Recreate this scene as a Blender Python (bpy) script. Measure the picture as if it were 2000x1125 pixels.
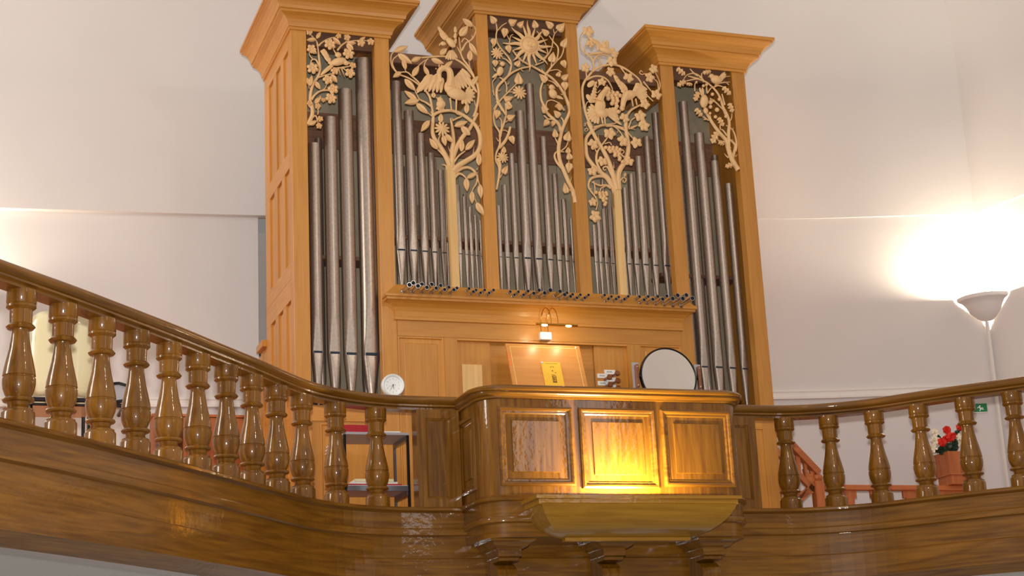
import bpy, bmesh, math, random
from mathutils import Vector, Matrix
random.seed(7)
for o in list(bpy.data.objects): bpy.data.objects.remove(o)
S = bpy.context.scene
COL = S.collection
V3 = Vector
PI = math.pi
# ------------------------------------------------------------------ camera
FPX = 3275.78
CAM = V3((-4.48173, -11.78605, -3.60359))
CR = V3((0.944098, -0.326337, -0.046726)); CU = V3((-0.044333, -0.266131, 0.962917)); CF = V3((0.326671, 0.907016, 0.265721))
cd = bpy.data.cameras.new('camera'); cam = bpy.data.objects.new('camera', cd); COL.objects.link(cam)
cd.sensor_width = 36; cd.lens = FPX / 2000 * 36; cd.clip_end = 200
cam.matrix_world = Matrix(((CR.x, CU.x, -CF.x, CAM.x), (CR.y, CU.y, -CF.y, CAM.y), (CR.z, CU.z, -CF.z, CAM.z), (0, 0, 0, 1)))
S.camera = cam
# ------------------------------------------------------------------ world and light
S.view_settings.view_transform = 'Standard'; S.view_settings.look = 'None'
S.view_settings.gamma = 1.0; S.view_settings.exposure = -0.22; S.view_settings.use_curve_mapping = False
W = bpy.data.worlds.new('world'); S.world = W; W.use_nodes = True
bg = W.node_tree.nodes['Background']; bg.inputs[0].default_value = (1.0, 0.93, 0.86, 1); bg.inputs[1].default_value = 0.24
def lamp(name, kind, loc, power, color, radius=0.1, aim=None, size=None, angle=None):
    ld = bpy.data.lights.new(name, kind); ld.energy = power; ld.color = color
    if kind in ('POINT', 'SPOT'): ld.shadow_soft_size = radius
    if size: ld.shape = 'RECTANGLE'; ld.size, ld.size_y = size
    if angle: ld.spot_size = angle; ld.spot_blend = 0.6
    o = bpy.data.objects.new(name, ld); COL.objects.link(o); o.location = loc
    if aim is not None: o.rotation_euler = (V3(aim) - V3(loc)).to_track_quat('-Z', 'Y').to_euler()
    return o
lamp('camera_flash', 'POINT', CAM + V3((0.0, 0, 0.3)), 2600, (1.0, 0.97, 0.95), 0.07)
lamp('nave_rear_window', 'AREA', (6.5, -19, 2.0), 70, (0.93, 0.97, 1.0), size=(2.0, 3.0), aim=(0, 0, -1))
lamp('nave_fill', 'POINT', (0.5, -7.5, 2.2), 150, (1.0, 0.9, 0.76), 0.2)  # added warm fill lamp out of view, lifts the ambient light and the ceiling
lamp('nave_side_window', 'AREA', (9.5, -4.5, 1.6), 130, (1.0, 0.92, 0.8), size=(1.2, 3.0), aim=(1.5, 0.5, 0.0))
lamp('nave_side_window', 'AREA', (-10, -2.5, 1.6), 330, (1.0, 0.94, 0.84), size=(1.6, 3.0), aim=(-1.9, 0.5, 0.3))

# ------------------------------------------------------------------ pixel helpers (2000 x 1125 frame)
def ray(x, y): return CF + CR * ((x - 1000) / FPX) - CU * ((y - 562.5) / FPX)
def onY(x, y, Y):
    d = ray(x, y); return CAM + d * ((Y - CAM.y) / d.y)
def onX(x, y, X):
    d = ray(x, y); return CAM + d * ((X - CAM.x) / d.x)
def onZ(x, y, Z):
    d = ray(x, y); return CAM + d * ((Z - CAM.z) / d.z)
def depth(P): return (V3(P) - CAM).dot(CF)

# ------------------------------------------------------------------ materials
def lin(c): return tuple((v / 255 / 12.92 if v / 255 <= 0.04045 else ((v / 255 + 0.055) / 1.055) ** 2.4) for v in c)
def newmat(name):
    m = bpy.data.materials.new(name); m.use_nodes = True
    return m, m.node_tree, m.node_tree.nodes['Principled BSDF']
def plain(name, c, rough=0.5, metal=0.0, emit=0.0, var=0.06, scale=20, coat=0.0, bump=0.0):
    m, t, b = newmat(name); L = lin(c)
    tc = t.nodes.new('ShaderNodeTexCoord'); n = t.nodes.new('ShaderNodeTexNoise'); n.inputs['Scale'].default_value = scale; n.inputs['Detail'].default_value = 4
    t.links.new(tc.outputs['Object'], n.inputs['Vector'])
    r = t.nodes.new('ShaderNodeValToRGB'); t.links.new(n.outputs['Fac'], r.inputs['Fac'])
    r.color_ramp.elements[0].position = 0.3; r.color_ramp.elements[1].position = 0.7
    r.color_ramp.elements[0].color = (*[max(0, v * (1 - var)) for v in L], 1); r.color_ramp.elements[1].color = (*[min(1, v * (1 + var)) for v in L], 1)
    t.links.new(r.outputs['Color'], b.inputs['Base Color'])
    b.inputs['Roughness'].default_value = rough; b.inputs['Metallic'].default_value = metal
    if coat: b.inputs['Coat Weight'].default_value = coat; b.inputs['Coat Roughness'].default_value = 0.08
    if emit:
        b.inputs['Emission Color'].default_value = (*L, 1); b.inputs['Emission Strength'].default_value = emit
    if bump:
        bp = t.nodes.new('ShaderNodeBump'); bp.inputs['Strength'].default_value = bump; bp.inputs['Distance'].default_value = 0.01
        t.links.new(n.outputs['Fac'], bp.inputs['Height']); t.links.new(bp.outputs['Normal'], b.inputs['Normal'])
    return m
def wood(name, c1, c2, axis='Z',  rough=0.45, coat=0.0, coatr=0.1, fine=60, flame=1.2, bump=0.12, amt=1.0, spec=0.5):
    m, t, b = newmat(name); N = t.nodes.new; K = t.links.new
    tc = N('ShaderNodeTexCoord'); oi = N('ShaderNodeObjectInfo')
    off = N('ShaderNodeVectorMath'); off.operation = 'SCALE'; off.inputs[0].default_value = (13.1, 7.7, 5.3); K(oi.outputs['Random'], off.inputs['Scale'])
    ad = N('ShaderNodeVectorMath'); ad.operation = 'ADD'; K(tc.outputs['Object'], ad.inputs[0]); K(off.outputs[0], ad.inputs[1])
    if axis == 'U': K(tc.outputs['UV'], ad.inputs[0])
    mp = N('ShaderNodeMapping'); K(ad.outputs[0], mp.inputs['Vector'])
    sc = [1.0, 1.0, 1.0]; sc['XYZ'.index('X' if axis == 'U' else axis)] = 0.07; mp.inputs['Scale'].default_value = sc
    n1 = N('ShaderNodeTexNoise'); n1.inputs['Scale'].default_value = fine; n1.inputs['Detail'].default_value = 5; K(mp.outputs[0], n1.inputs['Vector'])
    n2 = N('ShaderNodeTexNoise'); n2.inputs['Scale'].default_value = 5 * flame; n2.inputs['Detail'].default_value = 3; n2.inputs['Distortion'].default_value = 0.6; K(mp.outputs[0], n2.inputs['Vector'])
    # cathedral figure: sine of the slow noise
    mu = N('ShaderNodeMath'); mu.operation = 'MULTIPLY'; mu.inputs[1].default_value = 46; K(n2.outputs['Fac'], mu.inputs[0])
    si = N('ShaderNodeMath'); si.operation = 'SINE'; K(mu.outputs[0], si.inputs[0])
    m1 = N('ShaderNodeMath'); m1.operation = 'MULTIPLY_ADD'; m1.inputs[1].default_value = 0.10 * amt; m1.inputs[2].default_value = 0.0; K(si.outputs[0], m1.inputs[0])
    m2 = N('ShaderNodeMath'); m2.operation = 'MULTIPLY_ADD'; m2.inputs[1].default_value = 0.75; K(n1.outputs['Fac'], m2.inputs[0]); K(m1.outputs[0], m2.inputs[2])
    m3 = N('ShaderNodeMath'); m3.operation = 'MULTIPLY_ADD'; m3.inputs[1].default_value = 0.5; K(n2.outputs['Fac'], m3.inputs[0]); K(m2.outputs[0], m3.inputs[2])
    r = N('ShaderNodeValToRGB'); K(m3.outputs[0], r.inputs['Fac'])
    r.color_ramp.elements[0].position = 0.38; r.color_ramp.elements[1].position = 0.85
    r.color_ramp.elements[0].color = (*lin(c1), 1); r.color_ramp.elements[1].color = (*lin(c2), 1)
    # slight tone shift from board to board
    hv = N('ShaderNodeHueSaturation'); ma = N('ShaderNodeMapRange'); ma.inputs['To Min'].default_value = 0.9; ma.inputs['To Max'].default_value = 1.1
    K(oi.outputs['Random'], ma.inputs['Value']); K(ma.outputs[0], hv.inputs['Value']); K(r.outputs[0], hv.inputs['Color']); K(hv.outputs[0], b.inputs['Base Color'])
    b.inputs['Roughness'].default_value = rough; b.inputs['Specular IOR Level'].default_value = spec
    if coat: b.inputs['Coat Weight'].default_value = coat; b.inputs['Coat Roughness'].default_value = coatr
    bp = N('ShaderNodeBump'); bp.inputs['Strength'].default_value = bump; bp.inputs['Distance'].default_value = 0.004
    K(m3.outputs[0], bp.inputs['Height']); K(bp.outputs['Normal'], b.inputs['Normal'])
    if coat:
        n4 = N('ShaderNodeTexNoise'); n4.inputs['Scale'].default_value = 26; n4.inputs['Detail'].default_value = 2; K(tc.outputs['Object'], n4.inputs['Vector'])
        b2 = N('ShaderNodeBump'); b2.inputs['Strength'].default_value = 0.10; b2.inputs['Distance'].default_value = 0.01
        K(n4.outputs['Fac'], b2.inputs['Height']); K(b2.outputs['Normal'], b.inputs['Coat Normal'])
    return m
M = {}
for ax in 'XYZU':
    M['case' + ax] = wood('honey_alder_' + ax, (188, 123, 42), (208, 144, 58), ax, 0.42, 0.2, 0.25, 50, 1.0, 0.05, 0.25)
    M['oak' + ax] = wood('varnished_oak_' + ax, (96, 57, 8), (140, 92, 22), ax, 0.4, 0.75, 0.07, 45, 1.3, 0.12, 0.8, 0.2)
    M['red' + ax] = wood('orange_pine_' + ax, (168, 88, 38), (198, 116, 56), ax, 0.45, 0.2, 0.2, 40, 1.0, 0.08, 0.4)
M['trough'] = wood('golden_oak', (150, 102, 18), (178, 128, 34), 'X', 0.4, 0.6, 0.08, 45, 1.3, 0.1, 0.7, 0.25)
M['pale'] = wood('pale_lime_wood', (222, 176, 108), (238, 198, 134), 'Z', 0.6, 0, 0.1, 40, 1.0, 0.05, 0.2)
M['carve'] = plain('carved_lime_wood', (232, 188, 132), 0.55, var=0.06, scale=18)
M['beech'] = wood('beech_desk', (214, 140, 66), (232, 162, 84), 'X', 0.36, 0.0, 0.12, 30, 0.8, 0.03, 0.3)
M['wall'] = plain('white_plaster', (217, 211, 208), 0.9, var=0.012, scale=2.2, bump=0.02)
M['trimw'] = plain('white_paint', (232, 226, 220), 0.6, var=0.01, scale=4)
M['plast'] = plain('white_plastic', (232, 232, 230), 0.35, var=0.01)
M['pipe'] = plain('spotted_pipe_metal', (192, 176, 162), 0.35, 0.85, var=0.12, scale=55, bump=0.04)
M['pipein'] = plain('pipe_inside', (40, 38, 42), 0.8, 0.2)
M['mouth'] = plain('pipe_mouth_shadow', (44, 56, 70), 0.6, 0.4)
M['chrome'] = plain('polished_tin', (196, 194, 196), 0.16, 0.95, var=0.03)
M['inner'] = plain('inner_case_green_grey', (166, 154, 128), 0.8, var=0.12, scale=4)
M['innerb'] = wood('inner_case_brown', (112, 78, 56), (140, 100, 74), 'X', 0.7)
M['dark'] = plain('inner_dark', (58, 48, 44), 0.9)
M['brass'] = plain('brass', (214, 160, 70), 0.2, 1.0, var=0.03)
M['black'] = plain('black_metal', (28, 26, 28), 0.35, 0.3)
M['steel'] = plain('shelf_steel', (150, 150, 158), 0.3, 0.9, var=0.03)
M['shelfg'] = plain('grey_laminate', (178, 172, 176), 0.5, var=0.02)
M['cream'] = plain('cream_plastic', (232, 220, 176), 0.3, var=0.01, coat=0.4)
M['mirror'] = plain('mirror_glass', (246, 236, 224), 0.03, 1.0, var=0.0)
M['paper'] = plain('paper', (236, 230, 218), 0.8, var=0.02)
M['redbook'] = plain('red_cloth', (178, 26, 40), 0.5, var=0.04)
M['yellow'] = plain('yellow_cover', (250, 196, 56), 0.6, var=0.02)
M['ink'] = plain('brown_ink', (120, 74, 20), 0.8)
M['inkg'] = plain('grey_ink', (170, 165, 160), 0.8)
M['orange'] = plain('orange_tape', (246, 130, 62), 0.5)
M['inlay'] = plain('pale_inlay', (250, 210, 120), 0.5)
M['green'] = plain('exit_green', (10, 120, 60), 0.4, var=0.02)
M['white'] = plain('white_print', (245, 245, 240), 0.6, var=0.01)
M['petalr'] = plain('red_petal', (216, 40, 26), 0.6, var=0.12, scale=40)
M['petalw'] = plain('cream_petal', (240, 232, 208), 0.6, var=0.05, scale=40)
M['leafg'] = plain('dark_leaf', (36, 58, 40), 0.45, var=0.2, scale=30)
M['bowl'] = plain('plaster_bowl', (226, 220, 216), 0.8, var=0.01)
M['bulb'] = plain('lit_bulb', (255, 226, 170), 0.4, emit=3)
M['knob'] = wood('knob_wood', (120, 66, 30), (150, 88, 44), 'X', 0.3, 0.5)

# ------------------------------------------------------------------ object helpers
def thing(name, label, cat, loc=(0, 0, 0), group=None):
    o = bpy.data.objects.new(name, None); COL.objects.link(o); o.location = loc; o.empty_display_size = 0.1
    o['label'] = label; o['category'] = cat
    if group: o['group'] = group
    return o
def tag(o, label, cat, group=None):
    o['label'] = label; o['category'] = cat
    if group: o['group'] = group
    return o
def wloc(o):
    v = V3((0, 0, 0))
    while o is not None: v = v + o.location; o = o.parent
    return v
def tomesh(bm, name, smooth=False):
    bmesh.ops.recalc_face_normals(bm, faces=bm.faces[:])
    me = bpy.data.meshes.new(name); bm.to_mesh(me); bm.free()
    if smooth:
        for p in me.polygons: p.use_smooth = True
        if smooth != 'all':
            try: me.set_sharp_from_angle(angle=math.radians(38))
            except Exception: pass
    return me
def link(name, me, mat, parent=None, loc=(0, 0, 0)):
    o = bpy.data.objects.new(name, me); COL.objects.link(o); o.location = loc
    if mat is not None and len(me.materials) == 0: me.materials.append(mat if not isinstance(mat, str) else M[mat])
    if parent is not None: o.parent = parent
    return o
def obj(name, bm, mat, parent=None, smooth=False):
    """bm holds world coordinates; the origin moves to the middle of the shape"""
    lo = V3((1e9,) * 3); hi = V3((-1e9,) * 3)
    for v in bm.verts:
        for i in range(3): lo[i] = min(lo[i], v.co[i]); hi[i] = max(hi[i], v.co[i])
    c = (lo + hi) / 2
    for v in bm.verts: v.co -= c
    return link(name, tomesh(bm, name, smooth), mat, parent, c - (wloc(parent) if parent else V3((0, 0, 0))))
def struct(o): o['kind'] = 'structure'; return o
def B(): return bmesh.new()
def box(bm, x0, x1, y0, y1, z0, z1, bev=0.0):
    n = len(bm.verts)
    vs = [bm.verts.new((x, y, z)) for x in (x0, x1) for y in (y0, y1) for z in (z0, z1)]
    fs = [bm.faces.new([vs[i] for i in q]) for q in ((0, 1, 3, 2), (4, 6, 7, 5), (0, 4, 5, 1), (2, 3, 7, 6), (0, 2, 6, 4), (1, 5, 7, 3))]
    if bev: bmesh.ops.bevel(bm, geom=list({e for f in fs for e in f.edges}), offset=bev, segments=1, affect='EDGES')
    return bm
def prism(bm, pts, ext, loop=True):
    """pts: list of Vector (planar polygon); extruded by vector ext"""
    a = [bm.verts.new(p) for p in pts]; b = [bm.verts.new(V3(p) + V3(ext)) for p in pts]; n = len(pts)
    bm.faces.new(a); bm.faces.new(b[::-1])
    for i in range(n): bm.faces.new((a[i], a[(i + 1) % n], b[(i + 1) % n], b[i]))
    return bm
def lathe(bm, prof, c=(0, 0, 0), n=20, a0=0.0, a1=2 * PI, axis='Z'):
    full = abs(a1 - a0) > 6.28; rings = []
    for r, z in prof:
        ring = []
        for i in range(n if full else n + 1):
            a = a0 + (a1 - a0) * i / n; x, y = r * math.cos(a), r * math.sin(a)
            p = (x, y, z) if axis == 'Z' else ((x, z, y) if axis == 'Y' else (z, x, y))
            ring.append(bm.verts.new(V3(p) + V3(c)))
        rings.append(ring)
    m = len(rings[0])
    for A_, B_ in zip(rings, rings[1:]):
        for i in range(m if full else m - 1): bm.faces.new((A_[i], A_[(i + 1) % m], B_[(i + 1) % m], B_[i]))
    return rings
def solid(bm, prof, c=(0, 0, 0), n=16, axis='Z'):
    r = lathe(bm, prof, c, n, axis=axis); bm.faces.new(r[0][::-1]); bm.faces.new(r[-1]); return bm
def catmull(pts, sub=4):
    P = [V3(p) for p in pts]
    if len(P) < 3: return P
    out = []
    for i in range(len(P) - 1):
        p0 = P[max(i - 1, 0)]; p1 = P[i]; p2 = P[i + 1]; p3 = P[min(i + 2, len(P) - 1)]
        for k in range(sub):
            t = k / sub
            out.append(0.5 * ((2 * p1) + (p2 - p0) * t + (2 * p0 - 5 * p1 + 4 * p2 - p3) * t * t + (3 * p1 - p0 - 3 * p2 + p3) * t ** 3))
    return out + [P[-1]]
def tube(bm, pts, rads, n=8, flat=1.0, ref=(0, 1, 0)):
    """tube along pts; rads per point or (start, end); flat scales along ref"""
    m = len(pts)
    if not isinstance(rads, (list, tuple)): rads = (rads, rads)
    if len(rads) == 2 and m != 2: rads = [rads[0] + (rads[1] - rads[0]) * i / (m - 1) for i in range(m)]
    rings = []
    for i, p in enumerate(pts):
        d = (V3(pts[min(i + 1, m - 1)]) - V3(pts[max(i - 1, 0)])).normalized()
        a = V3(ref); s = d.cross(a)
        if s.length < 1e-4: s = d.cross(V3((1, 0, 0)))
        s.normalize(); a = s.cross(d).normalized()
        rings.append([bm.verts.new(V3(p) + s * (rads[i] * math.cos(2 * PI * k / n)) + a * (rads[i] * flat * math.sin(2 * PI * k / n))) for k in range(n)])
    for A_, B_ in zip(rings, rings[1:]):
        for i in range(n): bm.faces.new((A_[i], A_[(i + 1) % n], B_[(i + 1) % n], B_[i]))
    bm.faces.new(rings[0][::-1]); bm.faces.new(rings[-1])
    return bm
def sweep(bm, path, prof, closed=True, caps=True):
    """prof: (n, z) closed polygon, n = outward (right of travel); path in plan; UV runs along the path"""
    P = [V3((p[0], p[1], 0)) for p in path]; m = len(P); rings = []; s = [0.0]
    uv = bm.loops.layers.uv.new('UVMap')
    for i in range(m):
        if i: s.append(s[-1] + (P[i] - P[i - 1]).length)
        d1 = (P[i] - P[i - 1]).normalized() if i else (P[1] - P[0]).normalized()
        d2 = (P[i + 1] - P[i]).normalized() if i < m - 1 else d1
        n1 = V3((d1.y, -d1.x, 0)); n2 = V3((d2.y, -d2.x, 0)); nn = (n1 + n2).normalized(); k = 1 / max(0.35, nn.dot(n1))
        rings.append([bm.verts.new((P[i].x + nn.x * a * k, P[i].y + nn.y * a * k, z)) for a, z in prof])
    n = len(prof); v = [0.0]
    for i in range(n): v.append(v[-1] + math.hypot(prof[(i + 1) % n][0] - prof[i][0], prof[(i + 1) % n][1] - prof[i][1]))
    for j, (A_, B_) in enumerate(zip(rings, rings[1:])):
        for i in range(n if closed else n - 1):
            f = bm.faces.new((A_[i], A_[(i + 1) % n], B_[(i + 1) % n], B_[i]))
            for l, (a, b) in zip(f.loops, ((s[j], v[i]), (s[j], v[i + 1]), (s[j + 1], v[i + 1]), (s[j + 1], v[i]))): l[uv].uv = (a, b)
    if caps and closed: bm.faces.new(rings[0][::-1]); bm.faces.new(rings[-1])
    return bm
def ell(bm, c, r, rot=None, seg=10, rin=7):
    mt = Matrix.Translation(V3(c)) @ (rot.to_4x4() if rot else Matrix()) @ Matrix.Diagonal((*r, 1))
    bmesh.ops.create_uvsphere(bm, u_segments=seg, v_segments=rin, radius=1, matrix=mt)
def arc(cx, cy, r, a0, a1, n=7): return [(cx + r * math.cos(math.radians(a0 + (a1 - a0) * i / n)), cy + r * math.sin(math.radians(a0 + (a1 - a0) * i / n))) for i in range(n + 1)]

# ================================================================== SETTING
FLOOR = -2.08
LW = [(-8.0, 2.45), (-3.97, 2.1), (-1.85, 1.9)]
RW = [(2.1, 1.2), (2.555, 1.1), (3.1, 0.98), (3.8, 0.77), (4.5, 0.57)]
def pl(path, sub=4): return [(p.x, p.y) for p in catmull([(a, b, 0) for a, b in path], sub)]
RW, LW = pl(RW), pl(LW)
RIGHT = [(4.5, 0.57), (5.25, -3.2), (6.0, -7.0)]
UP = [(-8.0, 2.38), (-3.97, 2.03), (-1.85, 1.83), (0.2, 1.52), (2.1, 1.185), (2.555, 1.088), (3.1, 0.97), (3.8, 0.762), (4.49, 0.564)]
UP = pl(UP) + [(4.66, -0.25)]
def wallstrip(bm, path, z0, z1, th=0.12): return sweep(bm, path, [(0, z0), (0, z1), (-th, z1), (-th, z0)])
bm = B(); wallstrip(bm, LW, -5.1, 0.95); struct(obj('wall_back_left', bm, 'wall', None, True))
bm = B(); wallstrip(bm, RW, -5.1, 0.95); struct(obj('wall_back_right', bm, 'wall', None, True))
bm = B(); wallstrip(bm, [(-1.9, 2.42), (2.2, 1.75)], -5.1, 0.95); struct(obj('wall_recess', bm, 'wall'))
bm = B(); wallstrip(bm, [(-1.85, 2.02), (-1.88, 2.42)], -5.1, 0.95); struct(obj('wall_reveal', bm, 'wall'))
bm = B(); wallstrip(bm, RIGHT, -5.1, 5.2); struct(obj('wall_right', bm, 'wall'))
prof = [(0.0, 0.93), (0.0, 2.2)] + [(2.6 * (1 - math.cos(a)), 2.2 + 2.6 * math.sin(a)) for a in [PI / 2 * k / 12 for k in range(1, 13)]] + [(2.6, 4.95), (-0.1, 4.95), (-0.1, 0.93)]
# the upper wall runs over the lower one by a hand's breadth and bends forward into the vault
struct(obj('wall_upper', sweep(B(), UP + [(5.24, -3.2), (5.99, -7.0), (7.5, -15)], prof), 'wall', None, True))
struct(obj('ceiling', box(B(), -9, 8, -24, 1.2, 4.8, 4.95), 'wall'))
for k, path in enumerate((LW, RW)):
    bm = B(); sweep(bm, path, [(0, -0.745), (0.035, -0.74), (0.035, -0.725), (0.022, -0.715), (0.022, -0.685), (0.03, -0.675), (0.03, -0.662), (0, -0.655)])
    struct(obj('trim_%d' % (k + 1), bm, 'trimw'))

# plan of the gallery edge (centre line of the balusters)
BL = [(-4.06, -3.46), (-3.84, -3.22), (-3.62, -2.965), (-3.41, -2.72), (-3.2, -2.47), (-3.0, -2.22), (-2.79, -1.96), (-2.59, -1.71), (-2.38, -1.43), (-2.16, -1.17), (-1.885, -0.955), (-1.57, -0.82)]
BR = [(1.60, -0.77), (1.91, -0.89), (2.18, -1.09), (2.395, -1.355), (2.615, -1.62), (2.85, -1.86), (3.07, -2.12)]
LPATH = [(-5.3, -4.85), (-4.68, -4.14), (-4.37, -3.8)] + BL + [(-1.28, -0.785), (-0.985, -0.78)]
RPATH = [(0.985, -0.75), (1.3, -0.755)] + BR + [(3.28, -2.38), (3.6, -2.76), (4.2, -3.5), (4.9, -4.4)]
LP, RP = pl(LPATH), pl(RPATH)
FULL = LP + RP
# gallery floor and the white ceiling under it
def slab(bm, z0, z1, inset):
    P = [V3((p[0], p[1], 0)) for p in FULL]; e = []
    for i, p in enumerate(P):
        d = (P[min(i + 1, len(P) - 1)] - P[max(i - 1, 0)]).normalized(); e.append(p - V3((d.y, -d.x, 0)) * inset)
    pts = [(p.x, p.y) for p in e] + [(5.0, -2.4), (4.46, 0.55), (2.2, 1.3), (2.15, 1.7), (-1.84, 2.38), (-1.84, 1.88), (-7.9, 2.4)]
    prism(bm, [V3((x, y, z0)) for x, y in pts], (0, 0, z1 - z0))
bm = B(); slab(bm, -2.3, FLOOR, 0.12); struct(obj('floor', bm, 'redY'))
bm = B(); slab(bm, -2.52, -2.32, 0.04); struct(obj('ceiling', bm, 'trimw'))

# ------------------------------------------------------------------ gallery fascia
fas = thing('gallery_fascia', 'curved varnished oak gallery front with stepped boards and mouldings below the balusters', 'gallery front', (0, -0.8, -2.5))
obj('frieze_board', sweep(B(), FULL, [(-0.03, -2.127), (0.062, -2.127), (0.062, -2.02), (-0.03, -2.02)]), 'oakU', fas)
obj('moulding', sweep(B(), FULL, [(-0.03, -2.18), (0.07, -2.18), (0.088, -2.172), (0.088, -2.135), (0.075, -2.125), (-0.03, -2.125)]), 'oakU', fas)
obj('frieze_board', sweep(B(), FULL, [(-0.03, -2.326), (0.056, -2.326), (0.056, -2.178), (-0.03, -2.178)]), 'oakU', fas)
obj('frieze_board', sweep(B(), FULL, [(-0.03, -2.5), (0.07, -2.5), (0.07, -2.334), (0.062, -2.326), (-0.03, -2.326)]), 'oakU', fas)
obj('soffit_trim', sweep(B(), FULL, [(-0.16, -2.56), (-0.05, -2.56), (0.066, -2.5), (-0.16, -2.5)]), 'oakU', fas)
for path in (LP, RP):
    obj('plinth_moulding', sweep(B(), path, [(-0.11, -2.02), (0.062, -2.02), (0.075, -2.016), (0.098, -2.006), (0.1, -1.992), (0.09, -1.982), (-0.11, -1.98)]), 'oakU', fas)

# ------------------------------------------------------------------ balustrades
bal_prof = [(0.082, 0), (0.082, 0.066), (0.080, 0.07), (0.073, 0.078), (0.073, 0.086), (0.058, 0.092), (0.05, 0.104), (0.056, 0.119), (0.073, 0.123), (0.078, 0.131), (0.073, 0.14), (0.059, 0.146),
            (0.066, 0.158), (0.0765, 0.185), (0.081, 0.215), (0.0805, 0.238), (0.0755, 0.243), (0.0755, 0.248), (0.080, 0.252), (0.0765, 0.28), (0.066, 0.33), (0.0545, 0.38), (0.047, 0.425), (0.041, 0.472), (0.044, 0.484),
            (0.064, 0.488), (0.0715, 0.498), (0.064, 0.508), (0.055, 0.515), (0.0565, 0.582), (0.064, 0.588), (0.0735, 0.596), (0.0735, 0.606), (0.069, 0.611), (0.0735, 0.617), (0.0735, 0.682)]
bm = B(); solid(bm, bal_prof, n=24); bal_me = tomesh(bm, 'baluster', True); bal_me.materials.append(M['oakZ'])
rail_prof = [(0.052, -1.304), (0.052, -1.289), (0.078, -1.283), (0.078, -1.272), (0.07, -1.266), (0.09, -1.258), (0.1, -1.244), (0.1, -1.23), (0.09, -1.216), (0.06, -1.207), (-0.06, -1.207), (-0.09, -1.216), (-0.1, -1.235), (-0.09, -1.26), (-0.052, -1.283), (-0.052, -1.304)]
def pilaster(parent, x0, x1, yf):
    obj('pilaster', box(B(), x0, x1, yf + 0.02, yf + 0.12, -1.982, -1.303), 'oakZ', parent)
    frame_panel(parent, (x0, -1.982), (x1, -1.303), V3((0, yf, 0)), V3((1, 0, 0)), V3((0, -1, 0)), [(0, -0.02), (0, 0.0), (0.06, 0.0), (0.064, -0.006), (0.068, -0.006), (0.078, -0.016)], 'oakZ', 'oakZ', names=('pilaster_frame', 'panel_field'))
def frame_panel(parent, lo, hi, org, ux, nn, rings, mat1, mat2, names=('panel_moulding', 'panel_field'), split=None):
    """concentric rectangular mouldings: rings = (inset, height); the last one carries the field"""
    U = V3((0, 0, 1)); P = lambda a, b, h: org + ux * a + U * b + nn * h
    def ring(bm, ins, h): return [bm.verts.new(P(*q, h)) for q in ((lo[0] + ins, lo[1] + ins), (hi[0] - ins, lo[1] + ins), (hi[0] - ins, hi[1] - ins), (lo[0] + ins, hi[1] - ins))]
    split = split if split is not None else len(rings) - 1
    bm = B(); rs = [ring(bm, *q) for q in rings[:split + 1]]
    for a, b in zip(rs, rs[1:]):
        for i in range(4): bm.faces.new((a[i], a[(i + 1) % 4], b[(i + 1) % 4], b[i]))
    obj(names[0], bm, mat1, parent)
    bm = B(); rs = [ring(bm, *q) for q in rings[split:]]
    for a, b in zip(rs, rs[1:]):
        for i in range(4): bm.faces.new((a[i], a[(i + 1) % 4], b[(i + 1) % 4], b[i]))
    bm.faces.new(rs[-1]); obj(names[1], bm, mat2, parent)
for side, pts, path, lab in (('l', BL, LP, 'long curved oak balustrade left of the projecting organ bay'), ('r', BR, RP, 'shorter curved oak balustrade right of the projecting organ bay')):
    t = thing('gallery_balustrade', lab, 'balustrade', (pts[len(pts) // 2][0], pts[len(pts) // 2][1], -1.98), 'gallery balustrades')
    obj('handrail', sweep(B(), path, rail_prof), 'oakU', t, True)
    ext = [(-4.28, -3.7)] if side == 'l' else []
    for (x, y) in pts + ext: link('baluster', bal_me, None, t, V3((x, y, -1.982)) - t.location)
    if side == 'l': pilaster(t, -1.29, -0.985, -0.855)
    else: pilaster(t, 0.985, 1.33, -0.82)

# ------------------------------------------------------------------ projecting bay (organ loft bow)
bay = thing('organ_bay', 'projecting varnished oak bay with three raised panels in front of the organ bench', 'gallery bay', (0, -1.05, -2.25))
def bay_path(h, f, r): return [(-h, -0.73)] + arc(-h + r, f + r, r, 180, 270, 8) + arc(h - r, f + r, r, 270, 360, 8) + [(h, -0.73)]
bp = bay_path(0.965, -1.33, 0.17)
obj('bay_body', sweep(B(), bp, [(-0.06, -1.985), (0, -1.985), (0, -1.3), (-0.06, -1.3)]), 'oakZ', bay, True)
obj('handrail', sweep(B(), bp, [(-0.11, -1.30), (-0.12, -1.26), (-0.09, -1.235), (-0.05, -1.226), (0.03, -1.226), (0.055, -1.234), (0.066, -1.248), (0.062, -1.262), (0.045, -1.27), (0.045, -1.276), (0.05, -1.284), (0.042, -1.294), (0.022, -1.30), (0.018, -1.312), (0, -1.316), (-0.05, -1.316)]), 'oakU', bay, True)
obj('base_moulding', sweep(B(), bp, [(-0.06, -2.012), (0.012, -2.012), (0.035, -2.004), (0.04, -1.992), (0.03, -1.98), (0.012, -1.972), (0, -1.965), (-0.06, -1.965)]), 'oakU', bay, True)
obj('base_board', sweep(B(), bp, [(-0.06, -2.11), (0.008, -2.11), (0.008, -2.01), (-0.06, -2.01)]), 'oakU', bay, True)
obj('lower_moulding', sweep(B(), bp, [(-0.06, -2.155), (0.004, -2.155), (0.02, -2.146), (0.024, -2.125), (0.018, -2.112), (0.008, -2.108), (-0.06, -2.108)]), 'oakU', bay, True)
obj('lower_board', sweep(B(), bp, [(-0.06, -2.245), (-0.004, -2.245), (-0.004, -2.154), (-0.06, -2.154)]), 'oakU', bay, True)
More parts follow.
